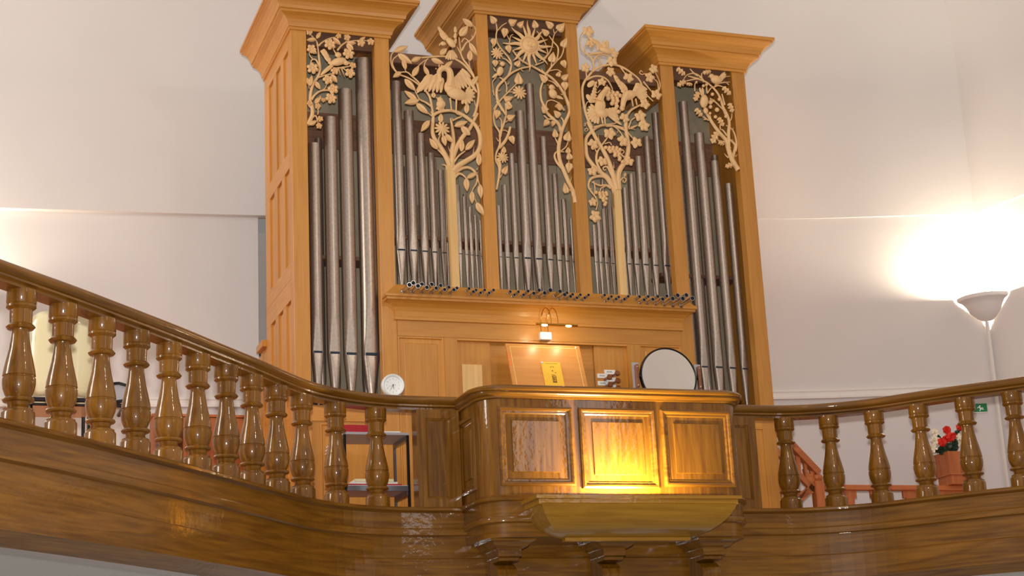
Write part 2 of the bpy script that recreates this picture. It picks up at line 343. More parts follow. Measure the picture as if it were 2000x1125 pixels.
bm = B(); q = bay_path(0.95, -1.31, 0.16); prism(bm, [V3((x, y, -2.242)) for x, y in q], (0, 0, 0.02)); obj('bay_underside', bm, 'oakX', bay)
RINGS = [(0, 0.0), (0.002, 0.014), (0.014, 0.02), (0.026, 0.016), (0.032, 0.006), (0.044, 0.006), (0.05, 0.0), (0.058, -0.004), (0.092, -0.004), (0.098, 0.006)]
FRI = V3((0, -1, 0))
for x0, x1 in ((-0.865, -0.33), (-0.283, 0.287), (0.327, 0.866)):
    frame_panel(bay, (x0, -1.925 if x0 == -0.283 else -1.91), (x1, -1.37), V3((0, -1.331, 0)), V3((1, 0, 0)), FRI, RINGS, 'oakX', 'oakZ', split=7)
frame_panel(bay, (-1.15, -1.91), (-0.80, -1.385), V3((-0.966, 0, 0)), V3((0, 1, 0)), V3((-1, 0, 0)), RINGS, 'oakZ', 'oakZ', split=7)
frame_panel(bay, (-1.15, -1.91), (-0.80, -1.385), V3((0.966, 0, 0)), V3((0, 1, 0)), V3((1, 0, 0)), RINGS, 'oakZ', 'oakZ', split=7)
# corbels under the bay
for cx, w in ((-0.757, 'left'), (0.0, 'middle'), (0.75, 'right')):
    t = thing('corbel', 'scrolled oak corbel under the %s of the projecting bay' % {'left': 'left end', 'middle': 'middle', 'right': 'right end'}[w], 'corbel', (cx, -0.88, -2.75), 'corbels carrying the bay')
    def cap(bm, lv):
        rs = []
        for off, z, f in lv: rs.append([bm.verts.new(p) for p in ((cx - 0.082 - off, -0.87, z), (cx - 0.082 - off, f, z), (cx + 0.082 + off, f, z), (cx + 0.082 + off, -0.87, z))])
        for a, b in zip(rs, rs[1:]):
            for i in range(4): bm.faces.new((a[i], a[(i + 1) % 4], b[(i + 1) % 4], b[i]))
        bm.faces.new(rs[0]); bm.faces.new(rs[-1]); return bm
    obj('corbel_cap', cap(B(), [(0.075, -2.244, -1.24), (0.075, -2.258, -1.24), (0.06, -2.262, -1.225), (0.045, -2.275, -1.205), (0.03, -2.293, -1.185), (0.012, -2.3, -1.165), (0.012, -2.304, -1.165)]), 'oakX', t)
    obj('corbel_block', cap(B(), [(0.0, -2.303, -1.15), (0.0, -2.352, -1.15)]), 'oakX', t)
    pr = [(-0.87, -2.35), (-1.12, -2.35), (-1.135, -2.362), (-1.12, -2.378)] + [(-0.95 - 0.14 * math.cos(a), -2.47 + 0.09 * math.sin(a)) for a in [math.radians(d) for d in (75, 50, 25, 0, -25, -50)]] + [(-1.0, -2.56), (-0.93, -2.66), (-0.9, -2.75), (-0.87, -2.75)]
    obj('corbel_scroll', prism(B(), [V3((cx - 0.07, y, z)) for y, z in pr], (0.14, 0, 0)), 'oakZ', t)
# light trough
tr = thing('light_trough', 'coved oak light trough with a lamp shining up the middle panel of the bay', 'light trough', (0, -1.5, -2.28))
def tring(bm, lv, back=-1.336):
    rs = []
    for h, f, z in lv: rs.append([bm.verts.new(p) for p in ((-h, back, z), (-h, f, z), (h, f, z), (h, back, z))])
    for a, b in zip(rs, rs[1:]):
        for i in range(3): bm.faces.new((a[i], a[i + 1], b[i + 1], b[i]))
    return rs
bm = B(); cv = [(0.455 + 0.245 * s, -1.4 - 0.255 * s, z) for s, z in ((1.0, -2.075), (0.96, -2.1), (0.89, -2.13), (0.78, -2.165), (0.62, -2.2), (0.42, -2.232), (0.2, -2.253), (0.0, -2.262))]
rs = tring(bm, cv); rs2 = tring(bm, [(a - 0.015, b + 0.015, c + 0.012) for a, b, c in cv])
for a, b in zip(rs[0], rs2[0]): pass
for i in range(3): bm.faces.new((rs[0][i], rs[0][i + 1], rs2[0][i + 1], rs2[0][i]))
obj('trough_cove', bm, 'trough', tr, True)
def uboard(h, f, z0, z1, w=0.03):
    bm = B(); box(bm, -h, h, f, f + w, z0, z1); box(bm, -h, -h + w, f + w, -1.345, z0, z1); box(bm, h - w, h, f + w, -1.345, z0, z1); return bm
obj('trough_rim', uboard(0.738, -1.665, -2.04, -2.018), 'trough', tr)
obj('trough_rim', uboard(0.715, -1.645, -2.075, -2.041), 'trough', tr)
obj('trough_bottom', box(B(), -0.455, 0.455, -1.405, -1.345, -2.285, -2.262), 'trough', tr)
obj('lamp_tube', solid(B(), [(0.014, -0.18), (0.014, 0.18)], (0.0, -1.49, -2.13), 10, 'X'), 'bulb', tr, True)
lamp('trough_lamp', 'AREA', (0.02, -1.5, -2.1), 60, (1.0, 0.82, 0.46), size=(0.34, 0.05), aim=(0.02, -1.36, -1.75))

# ================================================================== PIPE ORGAN CASE
WD = 1.05
TOPS = 1.845; TOPC = 2.14
XA, XB, XC, XD, XE, XF = 1.95, 1.83, 1.285, 1.168, 0.438, 0.336
org = thing('pipe_organ', 'honey coloured wooden pipe organ case with three crowned towers and carved tracery', 'organ', (0, 0.5, FLOOR))
# posts
for s in (-1, 1):
    for a, b, z0, z1 in ((XA, XB, FLOOR, TOPS + 0.02), (XC, XD, FLOOR, TOPS + 0.02), (XE, XF, -0.2, TOPC + 0.02)):
        obj('post', box(B(), min(s * a, s * b), max(s * a, s * b), 0.0, 0.09, z0, z1, 0.002), 'caseZ', org)
# crowns
cprof = [(0.0, 0.0), (0.014, 0.0), (0.014, 0.022), (0.022, 0.024), (0.028, 0.05), (0.042, 0.076), (0.064, 0.096), (0.092, 0.108), (0.1, 0.11), (0.1, 0.13), (0.112, 0.132), (0.118, 0.158), (0.134, 0.184), (0.158, 0.204), (0.184, 0.215), (0.192, 0.216), (0.192, 0.232), (0.206, 0.234), (0.206, 0.258), (0.0, 0.258)]
def crown(x0, x1, z):
    path = [(x0, WD), (x0, 0.0), (x1, 0.0), (x1, WD)]
    obj('crown_moulding', sweep(B(), path, [(a, z + b) for a, b in cprof]), 'caseU', org)
    obj('tower_roof', box(B(), x0 - 0.0, x1 + 0.0, 0.0, WD, z + 0.2, z + 0.25), 'innerb', org)
crown(-XA, -XD, TOPS); crown(-XE, XE, TOPC); crown(XD, XA, TOPS)
# tower sides
def side(x, nx, z0, z1, outer=True):
    """frame and panel side of a tower; nx = direction it faces"""
    xi = x - nx * 0.05
    obj('side_backing', box(B(), min(x - nx * 0.02, xi), max(x - nx * 0.02, xi), 0.09, WD, z0, z1), 'caseZ', org)
    if not outer: return
    st = [(0.0, 0.11), (0.29, 0.40), (0.575, 0.69), (0.87, WD)]
    for a, b in st: obj('side_stile', box(B(), min(x, x - nx * 0.02), max(x, x - nx * 0.02), max(a, 0.0905), b, z0, z1), 'caseZ', org)
    zs = [z0, z0 + 0.15, -0.29, -0.131, -0.129, -0.005, 0.75, 0.885, 1.72, z1]
    for k in range(0, len(zs), 2):
        for (a, b), (c, d) in zip(st, st[1:]): pass
        obj('side_rail', box(B(), min(x + nx * 0.001, x - nx * 0.02), max(x + nx * 0.001, x - nx * 0.02), 0.092, WD - 0.001, zs[k], zs[k + 1]), 'caseY', org)
    for k in range(1, len(zs) - 1, 2):
        if zs[k + 1] - zs[k] < 0.05: continue
        for (a, b), (c, d) in zip(st, st[1:]):
            # raised field of each side panel
            obj('side_panel', box(B(), min(x - nx * 0.012, x - nx * 0.022), max(x - nx * 0.012, x - nx * 0.022), b + 0.02, c - 0.001, zs[k], zs[k + 1] - 0.02), 'caseZ', org)
side(-XA, -1, FLOOR, TOPS); side(XA, 1, FLOOR, TOPS)
side(-XD, 1, 1.6, TOPS + 0.2, False); side(XD, -1, 1.6, TOPS + 0.2, False); side(-XE, -1, 1.55, TOPC + 0.2, False); side(XE, 1, 1.55, TOPC + 0.2, False)
# inside: back boards, roof rails, rack boards
for x0, x1, z1 in ((-XA + 0.05, -XD, TOPS + 0.2), (-XD + 0.0005, -XE, 1.78), (-XE + 0.0005, XE, TOPC + 0.2), (XE + 0.0005, XD, 1.78), (XD + 0.0005, XA - 0.05, TOPS + 0.2)):
    n = 3; w = (x1 - x0) / n
    for i in range(n):
        obj('back_board', box(B(), x0 + i * w + 0.002, x0 + (i + 1) * w - 0.002, 0.62, 0.64, -1.2, 1.15 + 0.1 * ((i * 7) % 3)), 'inner', org)
    obj('back_rail', box(B(), x0, x1, 0.6, 0.66, 1.12, 1.42), 'innerb', org)
    obj('back_board', box(B(), x0, x1, 0.63, 0.65, 1.40, z1 - 0.1), 'inner', org)
    obj('top_rail', box(B(), x0 + 0.002, x1 - 0.002, 0.10, 0.13, z1 - 0.085 if z1 == 1.78 else (TOPS if z1 < 2.2 else TOPC) - 0.075, z1 if z1 == 1.78 else (TOPS if z1 < 2.2 else TOPC) + 0.05), 'innerb', org)
    if z1 == 1.78: obj('flat_roof', box(B(), x0, x1, 0.13, WD, 1.76, 1.78), 'innerb', org)
    obj('rack_board', box(B(), x0 + 0.01, x1 - 0.01, 0.30, 0.5, 0.30 if abs(x0 + x1) < 2.6 else 0.1, 0.33 if abs(x0 + x1) < 2.6 else 0.13), 'innerb', org)
# impost ledge with cove, and console below it
LED = [(0.0, -0.165), (0.112, -0.266), (0.112, -0.285), (0.1, -0.287), (0.1, -0.306), (0.085, -0.308), (0.058, -0.322), (0.034, -0.348), (0.02, -0.38), (0.016, -0.42), (0.022, -0.424), (0.022, -0.443), (0.0, -0.446)]
def ledge(bm):
    rs = []
    for d, z in LED: rs.append([bm.verts.new(p) for p in ((-XD + 0.0 - d, 0.0, z), (-XD - d, -d, z), (XD + d, -d, z), (XD + d, 0.0, z))])
    for a, b in zip(rs, rs[1:]):
        for i in range(3): bm.faces.new((a[i], a[i + 1], b[i + 1], b[i]))
    return bm
obj('impost_moulding', ledge(B()), 'caseX', org)
obj('sill', box(B(), -XD + 0.001, XD - 0.001, 0.001, 0.5, -0.2, -0.166), 'caseX', org)
obj('frieze', box(B(), -XD + 0.001, XD - 0.001, -0.004, 0.05, -0.565, -0.2), 'caseX', org)
for s in (-1, 1):
    obj('console_stile', box(B(), min(s * 0.7, s * 0.805), max(s * 0.7, s * 0.805), -0.002, 0.04, FLOOR, -0.566), 'caseZ', org)
    x0, x1 = sorted((s * 0.806, s * 1.167))
    frame_panel(org, (x0 + 0.0, FLOOR), (x1, -0.566), V3((0, 0.0, 0)), V3((1, 0, 0)), FRI, [(0, 0.0), (0.012, 0.0), (0.018, -0.012), (0.05, -0.012), (0.055, -0.006)], 'caseZ', 'caseZ', split=3)
    x0, x1 = sorted((s * 0.43, s * 0.7))
    obj('console_panel', box(B(), x0, x1, 0.03, 0.05, FLOOR, -0.566), 'caseZ', org)
obj('console_back', box(B(), -0.43, 0.43, 0.06, 0.08, FLOOR, -0.566), 'caseX', org)
obj('console_rail', box(B(), -0.43, 0.43, 0.045, 0.06, -1.6, -0.93), 'caseX', org)
obj('music_slip', box(B(), -0.664, -0.504, 0.018, 0.03, -1.1, -0.765), 'pale', org)
obj('shadow_rail', box(B(), -0.7, 0.7, 0.0, 0.03, -0.583, -0.566), 'caseX', org)
# tower bases behind the balusters
for s in (-1, 1):
    x0, x1 = sorted((s * XC, s * XB))
    obj('tower_base', box(B(), x0, x1, 0.012, 0.04, FLOOR, -1.12), 'caseZ', org)
    obj('base_rail', box(B(), x0, x1, 0.0, 0.012, -1.225, -1.12), 'caseX', org)
    frame_panel(org, (x0 + 0.06, FLOOR + 0.1), (x1 - 0.06, -1.24), V3((0, 0.011, 0)), V3((1, 0, 0)), FRI, [(0, 0.0), (0, 0.008), (0.012, 0.008), (0.02, 0.0)], 'caseZ', 'caseZ')
    obj('toe_board', box(B(), x0, x1, 0.04, 0.45, -1.13, -1.10), 'caseX', org)
# low box behind the left tower
obj('rear_box', box(B(), -1.93, -1.2, WD + 0.002, 1.5, FLOOR, -0.42), 'caseZ', org)
obj('rear_box_top', box(B(), -1.985, -1.2, WD + 0.003, 1.3, -0.42, -0.367), 'caseY', org)
obj('rear_box_stile', box(B(), -1.95, -1.93, 1.2, 1.29, FLOOR, -0.42), 'caseZ', org)
obj('rear_box_rail', box(B(), -1.945, -1.93, WD + 0.003, 1.2, -0.56, -0.42), 'caseY', org)

# ------------------------------------------------------------------ facade pipes
PY = 0.17
def pipe(cx, r, ztop, zm, zfoot, label, group):
    t = thing('organ_pipe', label, 'organ pipe', (cx, PY, zfoot), group)
    n = 20
    def ring(bm, rr, z, k):
        out = []
        for i in range(n):
            a = 2 * PI * i / n; x, y = rr * math.sin(a), -rr * math.cos(a)
            if y < -k * rr: y = -k * rr
            out.append(bm.verts.new((cx + x, PY + y, z)))
        return out
    def skin(bm, rs):
        for a, b in zip(rs, rs[1:]):
            for i in range(n): bm.faces.new((a[i], a[(i + 1) % n], b[(i + 1) % n], b[i]))
    h = min(6 * r, 0.3 * (ztop - zm)); mh = 0.34 * r
    bm = B(); rs = [ring(bm, r, zm, 0.62), ring(bm, r, zm + mh + h * 0.3, 0.72), ring(bm, r, zm + mh + h * 0.65, 0.86), ring(bm, r, zm + mh + h, 1.0), ring(bm, r, ztop, 1.0), ring(bm, r * 0.93, ztop, 1.0), ring(bm, r * 0.93, ztop - 0.12, 1.0)]
    skin(bm, rs); obj('pipe_body', bm, 'pipe', t, True)
    fl = zm - zfoot
    bm = B(); rs = [ring(bm, 0.22 * r, zfoot, 1.0), ring(bm, 0.62 * r, zm - 0.55 * fl, 0.95), ring(bm, 0.86 * r, zm - 0.2 * fl, 0.8), ring(bm, r, zm, 0.62)]
    skin(bm, rs); bm.faces.new(rs[0][::-1]); bm.faces.new(rs[-1]); obj('pipe_foot', bm, 'pipe', t, True)
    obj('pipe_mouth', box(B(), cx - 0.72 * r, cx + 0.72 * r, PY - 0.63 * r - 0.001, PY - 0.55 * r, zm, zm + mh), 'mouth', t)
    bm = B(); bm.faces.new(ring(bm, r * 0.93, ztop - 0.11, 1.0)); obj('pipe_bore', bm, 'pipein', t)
def zat(x, y): return onY(x, y, PY).z
order = ['first', 'second', 'third', 'fourth', 'fifth', 'sixth', 'seventh', 'eighth', 'ninth', 'tenth']
def rank(lst, ym, yf, where, group):
    """lst: left px, right px, top px of each pipe; ym, yf: (y at first, y at last) of mouth and foot tip"""
    n = len(lst)
    hs = sorted(range(n), key=lambda i: lst[i][2])
    for i, (a, b, y) in enumerate(lst):
        f = i / max(1, n - 1); P = onY((a + b) / 2, y, PY); r = (b - a) / 2 * depth(P) / FPX * 0.985
        lab = 'tallest grey metal organ pipe in the %s' % where if hs[0] == i else ('shortest grey metal organ pipe in the %s' % where if hs[-1] == i else '%s grey metal organ pipe from the left in the %s' % (order[i], where.replace('bay left of the central tower', 'left bay').replace('bay right of the central tower', 'right bay')))
        zm = zat((a + b) / 2 + 8, ym[0] + (ym[1] - ym[0]) * f); zf = zat((a + b) / 2 + 10, yf[0] + (yf[1] - yf[0]) * f)
        pipe(P.x, r, P.z, zm, max(zf, -1.10 if yf[0] > 700 else -0.165), lab, group)
rank([(601, 625, 282), (630.5, 657, 231), (659.5, 687.5, 177), (692.5, 726.5, 118)], (691, 697), (820, 820), 'left tower of the organ', 'large facade pipes')
rank([(763, 783, 161), (788.4, 807.6, 217.7), (813, 829.5, 262), (834.5, 848.5, 300), (854.5, 867, 333), (889.5, 898, 362), (903, 911, 384.5), (914, 922, 405), (925, 932.5, 421), (935, 941.5, 430.7)], (491, 502), (600, 600), 'bay left of the central tower', 'small facade pipes')
rank([(969.5, 977, 402), (979, 989.5, 362), (991.5, 1004, 301), (1005, 1023.5, 218.7), (1024, 1042, 166), (1053.5, 1068, 268.4), (1077, 1089, 340.5), (1096, 1106, 390), (1112, 1120, 428)], (503, 513), (600, 600), 'central tower of the organ', 'small facade pipes')
rank([(1156.5, 1163.5, 440), (1164.5, 1172.5, 426.6), (1174, 1182.5, 409), (1184, 1193, 389.5), (1213, 1224, 368), (1225, 1237, 340.6), (1238, 1253, 307), (1255, 1269, 268), (1271.5, 1287.5, 222)], (513, 521), (610, 610), 'bay right of the central tower', 'small facade pipes')
rank([(1324.5, 1342.5, 200.6), (1355, 1375, 262), (1386, 1404.5, 316), (1414.5, 1430.5, 360)], (718, 722), (840, 840), 'right tower of the organ', 'large facade pipes')
# second rank glimpsed between the facade pipes
random.seed(3)
for where, (x0, x1, n, z0, ztops, r) in zip(('left tower', 'bay left of the central tower', 'central tower', 'bay right of the central tower', 'right tower'), ((-1.78, -1.33, 5, -1.1, (0.9, 1.25), 0.03), (-1.13, -0.48, 9, -0.165, (0.45, 1.0), 0.016), (-0.3, 0.3, 9, -0.165, (0.35, 0.95), 0.014), (0.48, 1.13, 9, -0.165, (0.4, 1.0), 0.016), (1.33, 1.78, 5, -1.1, (0.9, 1.25), 0.03))):
    for i in range(n):
        x = x0 + (x1 - x0) * i / (n - 1); zt = ztops[0] + (ztops[1] - ztops[0]) * random.random()
        o = obj('inner_pipe', solid(B(), [(0.006, z0), (r, z0 + 0.25), (r, zt)], (x, 0.34, 0), 10), 'pipe', None, True)
        tag(o, '%s thin inner pipe from the left behind the %s facade pipes' % (order[i], where.replace('bay left of the central tower', 'left bay').replace('bay right of the central tower', 'right bay')), 'organ pipe', 'inner rank pipes behind the facade')

# ------------------------------------------------------------------ horizontal reed pipes on the impost
def slope(x, y):
    n = V3((0, -0.101, 0.112)); d = ray(x, y); return CAM + d * ((V3((0, 0, -0.165)) - CAM).dot(n) / d.dot(n))
CH = []
def cham(o, lst): CH.extend([((o[0] + b[0] * .10667, o[1] + b[1] * .10667), (o[0] + m[0] * .10667, o[1] + m[1] * .10667)) for b, m in lst])
cham((730, 540), [((535, 280), (655, 115)), ((615, 235), (725, 78)), ((700, 290), (812, 158)), ((795, 235), (885, 98)), ((880, 297), (975, 163)), ((965, 245), (1065, 122)), ((1055, 305), (1145, 187)), ((1145, 250), (1228, 148)), ((1225, 315), (1300, 208)), ((1310, 265), (1378, 170)), ((1395, 318), (1470, 245)), ((1478, 262), (1527, 200)), ((1695, 275), (1748, 207))])
cham((900, 540), [((175, 335), (233, 278)), ((240, 292), (283, 243)), ((325, 340), (365, 300)), ((395, 293), (440, 247)), ((475, 348), (523, 300)), ((555, 295), (603, 245)), ((868, 318), (910, 262)), ((945, 375), (985, 327)), ((1010, 325), (1058, 283)), ((1105, 380), (1152, 335)), ((1165, 330), (1235, 262)), ((1250, 385), (1340, 302)), ((1345, 330), (1437, 238)), ((1425, 395), (1537, 285)), ((1515, 355), (1642, 228)), ((1715, 360), (1822, 275))])
cham((1090, 540), [((15, 420), (125, 335)), ((95, 360), (165, 293)), ((157, 425), (233, 360)), ((215, 375), (270, 328)), ((300, 432), (348, 383)), ((365, 375), (412, 335)), ((437, 437), (492, 380)), ((515, 378), (562, 332)), ((793, 392), (857, 350)), ((863, 460), (925, 408)), ((935, 405), (982, 362)), ((1005, 460), (1065, 420)), ((1070, 412), (1112, 378)), ((1148, 470), (1220, 413)), ((1225, 415), (1290, 372)), ((1415, 430), (1497, 377)), ((1493, 490), (1580, 425)), ((1575, 425), (1655, 372)), ((1627, 497), (1740, 415)), ((1735, 435), (1830, 368))])
cham((1250, 560), [((285, 320), (420, 210)), ((380, 248), (495, 172)), ((440, 328), (605, 225)), ((540, 262), (697, 175)), ((600, 342), (792, 245)), ((690, 262), (855, 162)), ((750, 350), (968, 240))])
def ordw(n):
    ones = ['', 'first', 'second', 'third', 'fourth', 'fifth', 'sixth', 'seventh', 'eighth', 'ninth', 'tenth', 'eleventh', 'twelfth', 'thirteenth', 'fourteenth', 'fifteenth', 'sixteenth', 'seventeenth', 'eighteenth', 'nineteenth']
    if n < 20: return ones[n]
    t = {2: ('twentieth', 'twenty'), 3: ('thirtieth', 'thirty'), 4: ('fortieth', 'forty'), 5: ('fiftieth', 'fifty')}[n // 10]
    return t[0] if n % 10 == 0 else t[1] + '-' + ones[n % 10]
CH.sort(key=lambda q: q[0][0])
for i, (b, m) in enumerate(CH):
    p0 = slope(*b); p1 = onX(m[0], m[1], p0.x); L = max(0.05, p0.y - p1.y); r = min(0.0118 + 0.055 * max(0, L - 0.06), 0.0185)
    t = thing('horizontal_pipe', '%s short polished horizontal reed pipe from the left along the impost ledge' % ordw(i + 1), 'organ pipe', p0, 'horizontal reed pipes on the impost ledge')
    bm = B(); lathe(bm, [(r * 0.68, 0.0), (r * 0.8, -L * 0.4), (r, -L + 0.006), (r * 1.06, -L), (r * 0.9, -L), (r * 0.85, -L + 0.03)], p0 + V3((0, 0.004, 0.004)), 12, axis='Y'); obj('resonator', bm, 'chrome', t, True)
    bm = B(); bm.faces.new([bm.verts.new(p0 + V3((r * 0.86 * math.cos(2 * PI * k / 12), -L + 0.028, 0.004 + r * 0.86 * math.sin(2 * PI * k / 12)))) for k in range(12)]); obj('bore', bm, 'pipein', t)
    bm = B(); ell(bm, p0 + V3((0, 0.0, 0.002)), (r * 1.15, r * 1.15, r * 1.15)); obj('boot', bm, 'chrome', t, True)
# ------------------------------------------------------------------ carved pipe shades
PX = 0.00408                      # metres per photo pixel at the case front
CY = 0.018
def leafmesh(name, wf, hf, n=8):
    bm = B(); top = []; rim = []
    for i in range(n + 1):
        x = i / n; w = wf(x) * 0.5; row = []
        for k, h in ((-1, 0.0), (-0.5, 0.85), (0, 0.45), (0.5, 0.85), (1, 0.0)): row.append(bm.verts.new((x, -(0.25 + h * hf(x)), k * w)))
        top.append(row)
    back = [[bm.verts.new((r[0].co.x, 0.1, r[0].co.z)), bm.verts.new((r[4].co.x, 0.1, r[4].co.z))] for r in top]
    for i in range(n):
        for k in range(4): bm.faces.new((top[i][k], top[i + 1][k], top[i + 1][k + 1], top[i][k + 1]))
        bm.faces.new((top[i][0], back[i][0], back[i + 1][0], top[i + 1][0])); bm.faces.new((top[i][4], top[i + 1][4], back[i + 1][1], back[i][1])); bm.faces.new((back[i][0], back[i][1], back[i + 1][1], back[i + 1][0]))
    bmesh.ops.remove_doubles(bm, verts=bm.verts[:], dist=1e-4)
    me = tomesh(bm, name, True); me.materials.append(M['carve']); return me
def polarmesh(name, rf, hf, n=40, rings=(0.0, 0.35, 0.7, 1.0), mat='carve'):
    bm = B(); rs = []
    c = bm.verts.new((0, -hf(0, 0), 0))
    for q in rings[1:]:
        rs.append([bm.verts.new((q * rf(a) * math.cos(a), -hf(q, a), q * rf(a) * math.sin(a))) for a in [2 * PI * i / n for i in range(n)]])
    rs.append([bm.verts.new((rf(a) * math.cos(a), 0.12, rf(a) * math.sin(a))) for a in [2 * PI * i / n for i in range(n)]])
    for i in range(n): bm.faces.new((c, rs[0][i], rs[0][(i + 1) % n]))
    for A_, B_ in zip(rs, rs[1:]):
        for i in range(n): bm.faces.new((A_[i], A_[(i + 1) % n], B_[(i + 1) % n], B_[i]))
    bm.faces.new(rs[-1]); me = tomesh(bm, name, True); me.materials.append(M[mat]); return me
LEAF = leafmesh('leaf', lambda x: math.sin(PI * min(1, x ** 0.85 * 0.98 + 0.02)) ** 0.9, lambda x: math.sin(PI * x) ** 0.6)
HEART = leafmesh('heart_leaf', lambda x: (1.0 if x < 0.3 else 1.0 - ((x - 0.3) / 0.7) ** 1.3) * (0.65 + 0.35 * min(1, x / 0.2)), lambda x: 0.4 + 0.6 * math.sin(PI * x) ** 0.6)
OAK = leafmesh('oak_leaf', lambda x: (0.28 + 0.72 * abs(math.sin(PI * 3.05 * x + 0.3))) * math.sin(PI * (0.08 + 0.9 * x)) ** 0.4, lambda x: math.sin(PI * x) ** 0.5, 16)
def vine_r(a):
    d = math.degrees(a) % 360; K_ = ((0, 1.0), (12, 0.88), (28, 0.72), (38, 0.68), (56, 0.9), (66, 0.92), (80, 0.78), (98, 0.66), (120, 0.78), (136, 0.8), (160, 0.55), (180, 0.25), (200, 0.52), (226, 0.76), (242, 0.74), (262, 0.62), (280, 0.76), (296, 0.9), (306, 0.88), (322, 0.66), (334, 0.72), (348, 0.86), (360, 1.0))
    for (x0, y0), (x1, y1) in zip(K_, K_[1:]):
        if x0 <= d <= x1: return 0.5 * (y0 + (y1 - y0) * (d - x0) / (x1 - x0))
VINE = polarmesh('vine_leaf', vine_r, lambda q, a: 0.25 + 0.55 * (1 - q) * q * 4 - 0.15 * (q < 0.01) + 0.12 * math.cos(5 * a) * q, 60)
BLOOM5 = polarmesh('bloom', lambda a: 0.5 * (0.6 + 0.4 * abs(math.cos(2.5 * a)) ** 0.6), lambda q, a: (1.0 if q == 0 else (0.45 if q < 0.5 else (0.9 if q < 0.9 else 0.4))))
BLOOM6 = polarmesh('bloom', lambda a: 0.5 * (0.6 + 0.4 * abs(math.cos(3 * a)) ** 0.6), lambda q, a: (1.0 if q == 0 else (0.45 if q < 0.5 else (0.9 if q < 0.9 else 0.4))), 48)
DAISY = polarmesh('daisy', lambda a: 0.5 * (0.42 + 0.58 * abs(math.cos(5.5 * a)) ** 0.8), lambda q, a: (1.1 if q == 0 else (0.8 if q < 0.5 else (0.7 if q < 0.9 else 0.3))), 88)
class Carve:
    """a carved screen traced in crop coordinates; every mark lands on the plane just behind the case front"""
    def __init__(s, name, label):
        s.root = bpy.data.objects.new(name, None); COL.objects.link(s.root); s.root.parent = org; s.root.location = V3((0, CY, 0.5)) - org.location; s.root['label'] = label
        s.bm = B(); s.k = 0
    def frame(s, ox, oy, sc): s.f = (ox, oy, sc); return s
    def P(s, q, dy=0.0):
        p = onY(s.f[0] + q[0] * s.f[2], s.f[1] + q[1] * s.f[2], CY); p.y = CY + dy; return p
    def m(s, w): return w * s.f[2] * PX
    def br(s, pts, w0, w1=None):
        w1 = w0 if w1 is None else w1
        s.k += 1; dy = -0.004 * (s.k % 3)
        c = catmull([s.P(q, dy) for q in pts], 4); tube(s.bm, c, (s.m(w0) / 2, s.m(w1) / 2), 8, 1.15 if w0 * s.f[2] < 6 else 0.9)
    def spur(s, a, b, w=16): s.br([a, ((a[0] + b[0]) / 2, (a[1] + b[1]) / 2 + 6), b], w, 2)
    def put(s, me, name, base, tip, w, th=0.016):
        a = s.P(base); b = s.P(tip); d = b - a; s.k += 1
        o = link(name, me, None, s.root, a + V3((0, -0.010 - 0.003 * (s.k % 3), 0)) - wloc(s.root)); o.rotation_euler = (0.0, -math.atan2(d.z, d.x), 0.0); o.scale = (d.length, th, s.m(w)); return o
    def leaf(s, *L):
        for a, b, w in L: s.put(LEAF, 'leaf', a, b, w * 1.08)
    def heart(s, *L):
        for a, b, w in L:
            d = (b[0] - a[0], b[1] - a[1]); n = math.hypot(*d); k = max(1.0, w * 0.95 / n); c = ((a[0] + b[0]) / 2, (a[1] + b[1]) / 2)
            s.put(HEART, 'leaf', (c[0] - d[0] * k / 2, c[1] - d[1] * k / 2), (c[0] + d[0] * k / 2, c[1] + d[1] * k / 2), w, 0.02)
    def oak(s, *L):
        for c, w, an in L:
            dx, dy = math.cos(math.radians(an)) * w * 0.75, math.sin(math.radians(an)) * w * 0.75
            s.put(OAK, 'leaf', (c[0] - dx, c[1] - dy), (c[0] + dx, c[1] + dy), w * 1.15, 0.018)
    def disc(s, me, name, *L, th=0.018):
        for x, y, r in L:
            s.k += 1; p = s.P((x, y), -0.012 - 0.003 * (s.k % 3)); o = link(name, me, None, s.root, p - wloc(s.root)); d = 2 * s.m(r); o.scale = (d, th, d); o.rotation_euler = (0, random.uniform(0, 6.28), 0)
    def balls(s, name, L):
        if name == 'acorn':
            for x, y, r in L:
                bm = B(); ell(bm, s.P((x, y), -0.014), (s.m(r),) * 3, seg=8, rin=6); obj(name, bm, 'carve', s.root, True)
            return
        bm = B()
        for x, y, r in L: ell(bm, s.P((x, y), -0.014 - 0.004 * random.random()), (s.m(r),) * 3, seg=8, rin=6)
        obj(name, bm, 'carve', s.root, True)
    def bird(s, name, blobs, feathers=(), tubes=()):
        """blobs: (x, y, rx, ry, angle) ellipsoids; feathers: (x0, y0, x1, y1, width); tubes: (points, w0, w1)"""
        bm = B()
        for x, y, rx, ry, an in blobs: ell(bm, s.P((x, y), -0.016), (s.m(rx), min(0.03, s.m(min(rx, ry)) * 0.8), s.m(ry)), Matrix.Rotation(math.radians(an), 3, 'Y'))
        for k, (x0, y0, x1, y1, w) in enumerate(feathers):
            a = s.P((x0, y0), -0.012 - 0.0015 * (k % 4)); b = s.P((x1, y1), -0.010 - 0.0015 * (k % 4)); d = b - a
            ell(bm, (a + b) / 2, (d.length / 2, 0.007, s.m(w) / 2), Matrix.Rotation(-math.atan2(d.z, d.x), 3, 'Y'), 8, 6)
        for pts, w0, w1 in tubes: tube(bm, catmull([s.P(q, -0.02) for q in pts], 4), (s.m(w0) / 2, s.m(w1) / 2), 8)
        obj(name, bm, 'carve', s.root, True)
    def fan(s, c, r0, r1, a0, a1, n, w):
        out = []
        for i in range(n):
            a = math.radians(a0 + (a1 - a0) * i / (n - 1)); out.append((c[0] + r0 * math.cos(a), c[1] + r0 * math.sin(a), c[0] + r1 * math.cos(a), c[1] + r1 * math.sin(a), w))
        return out
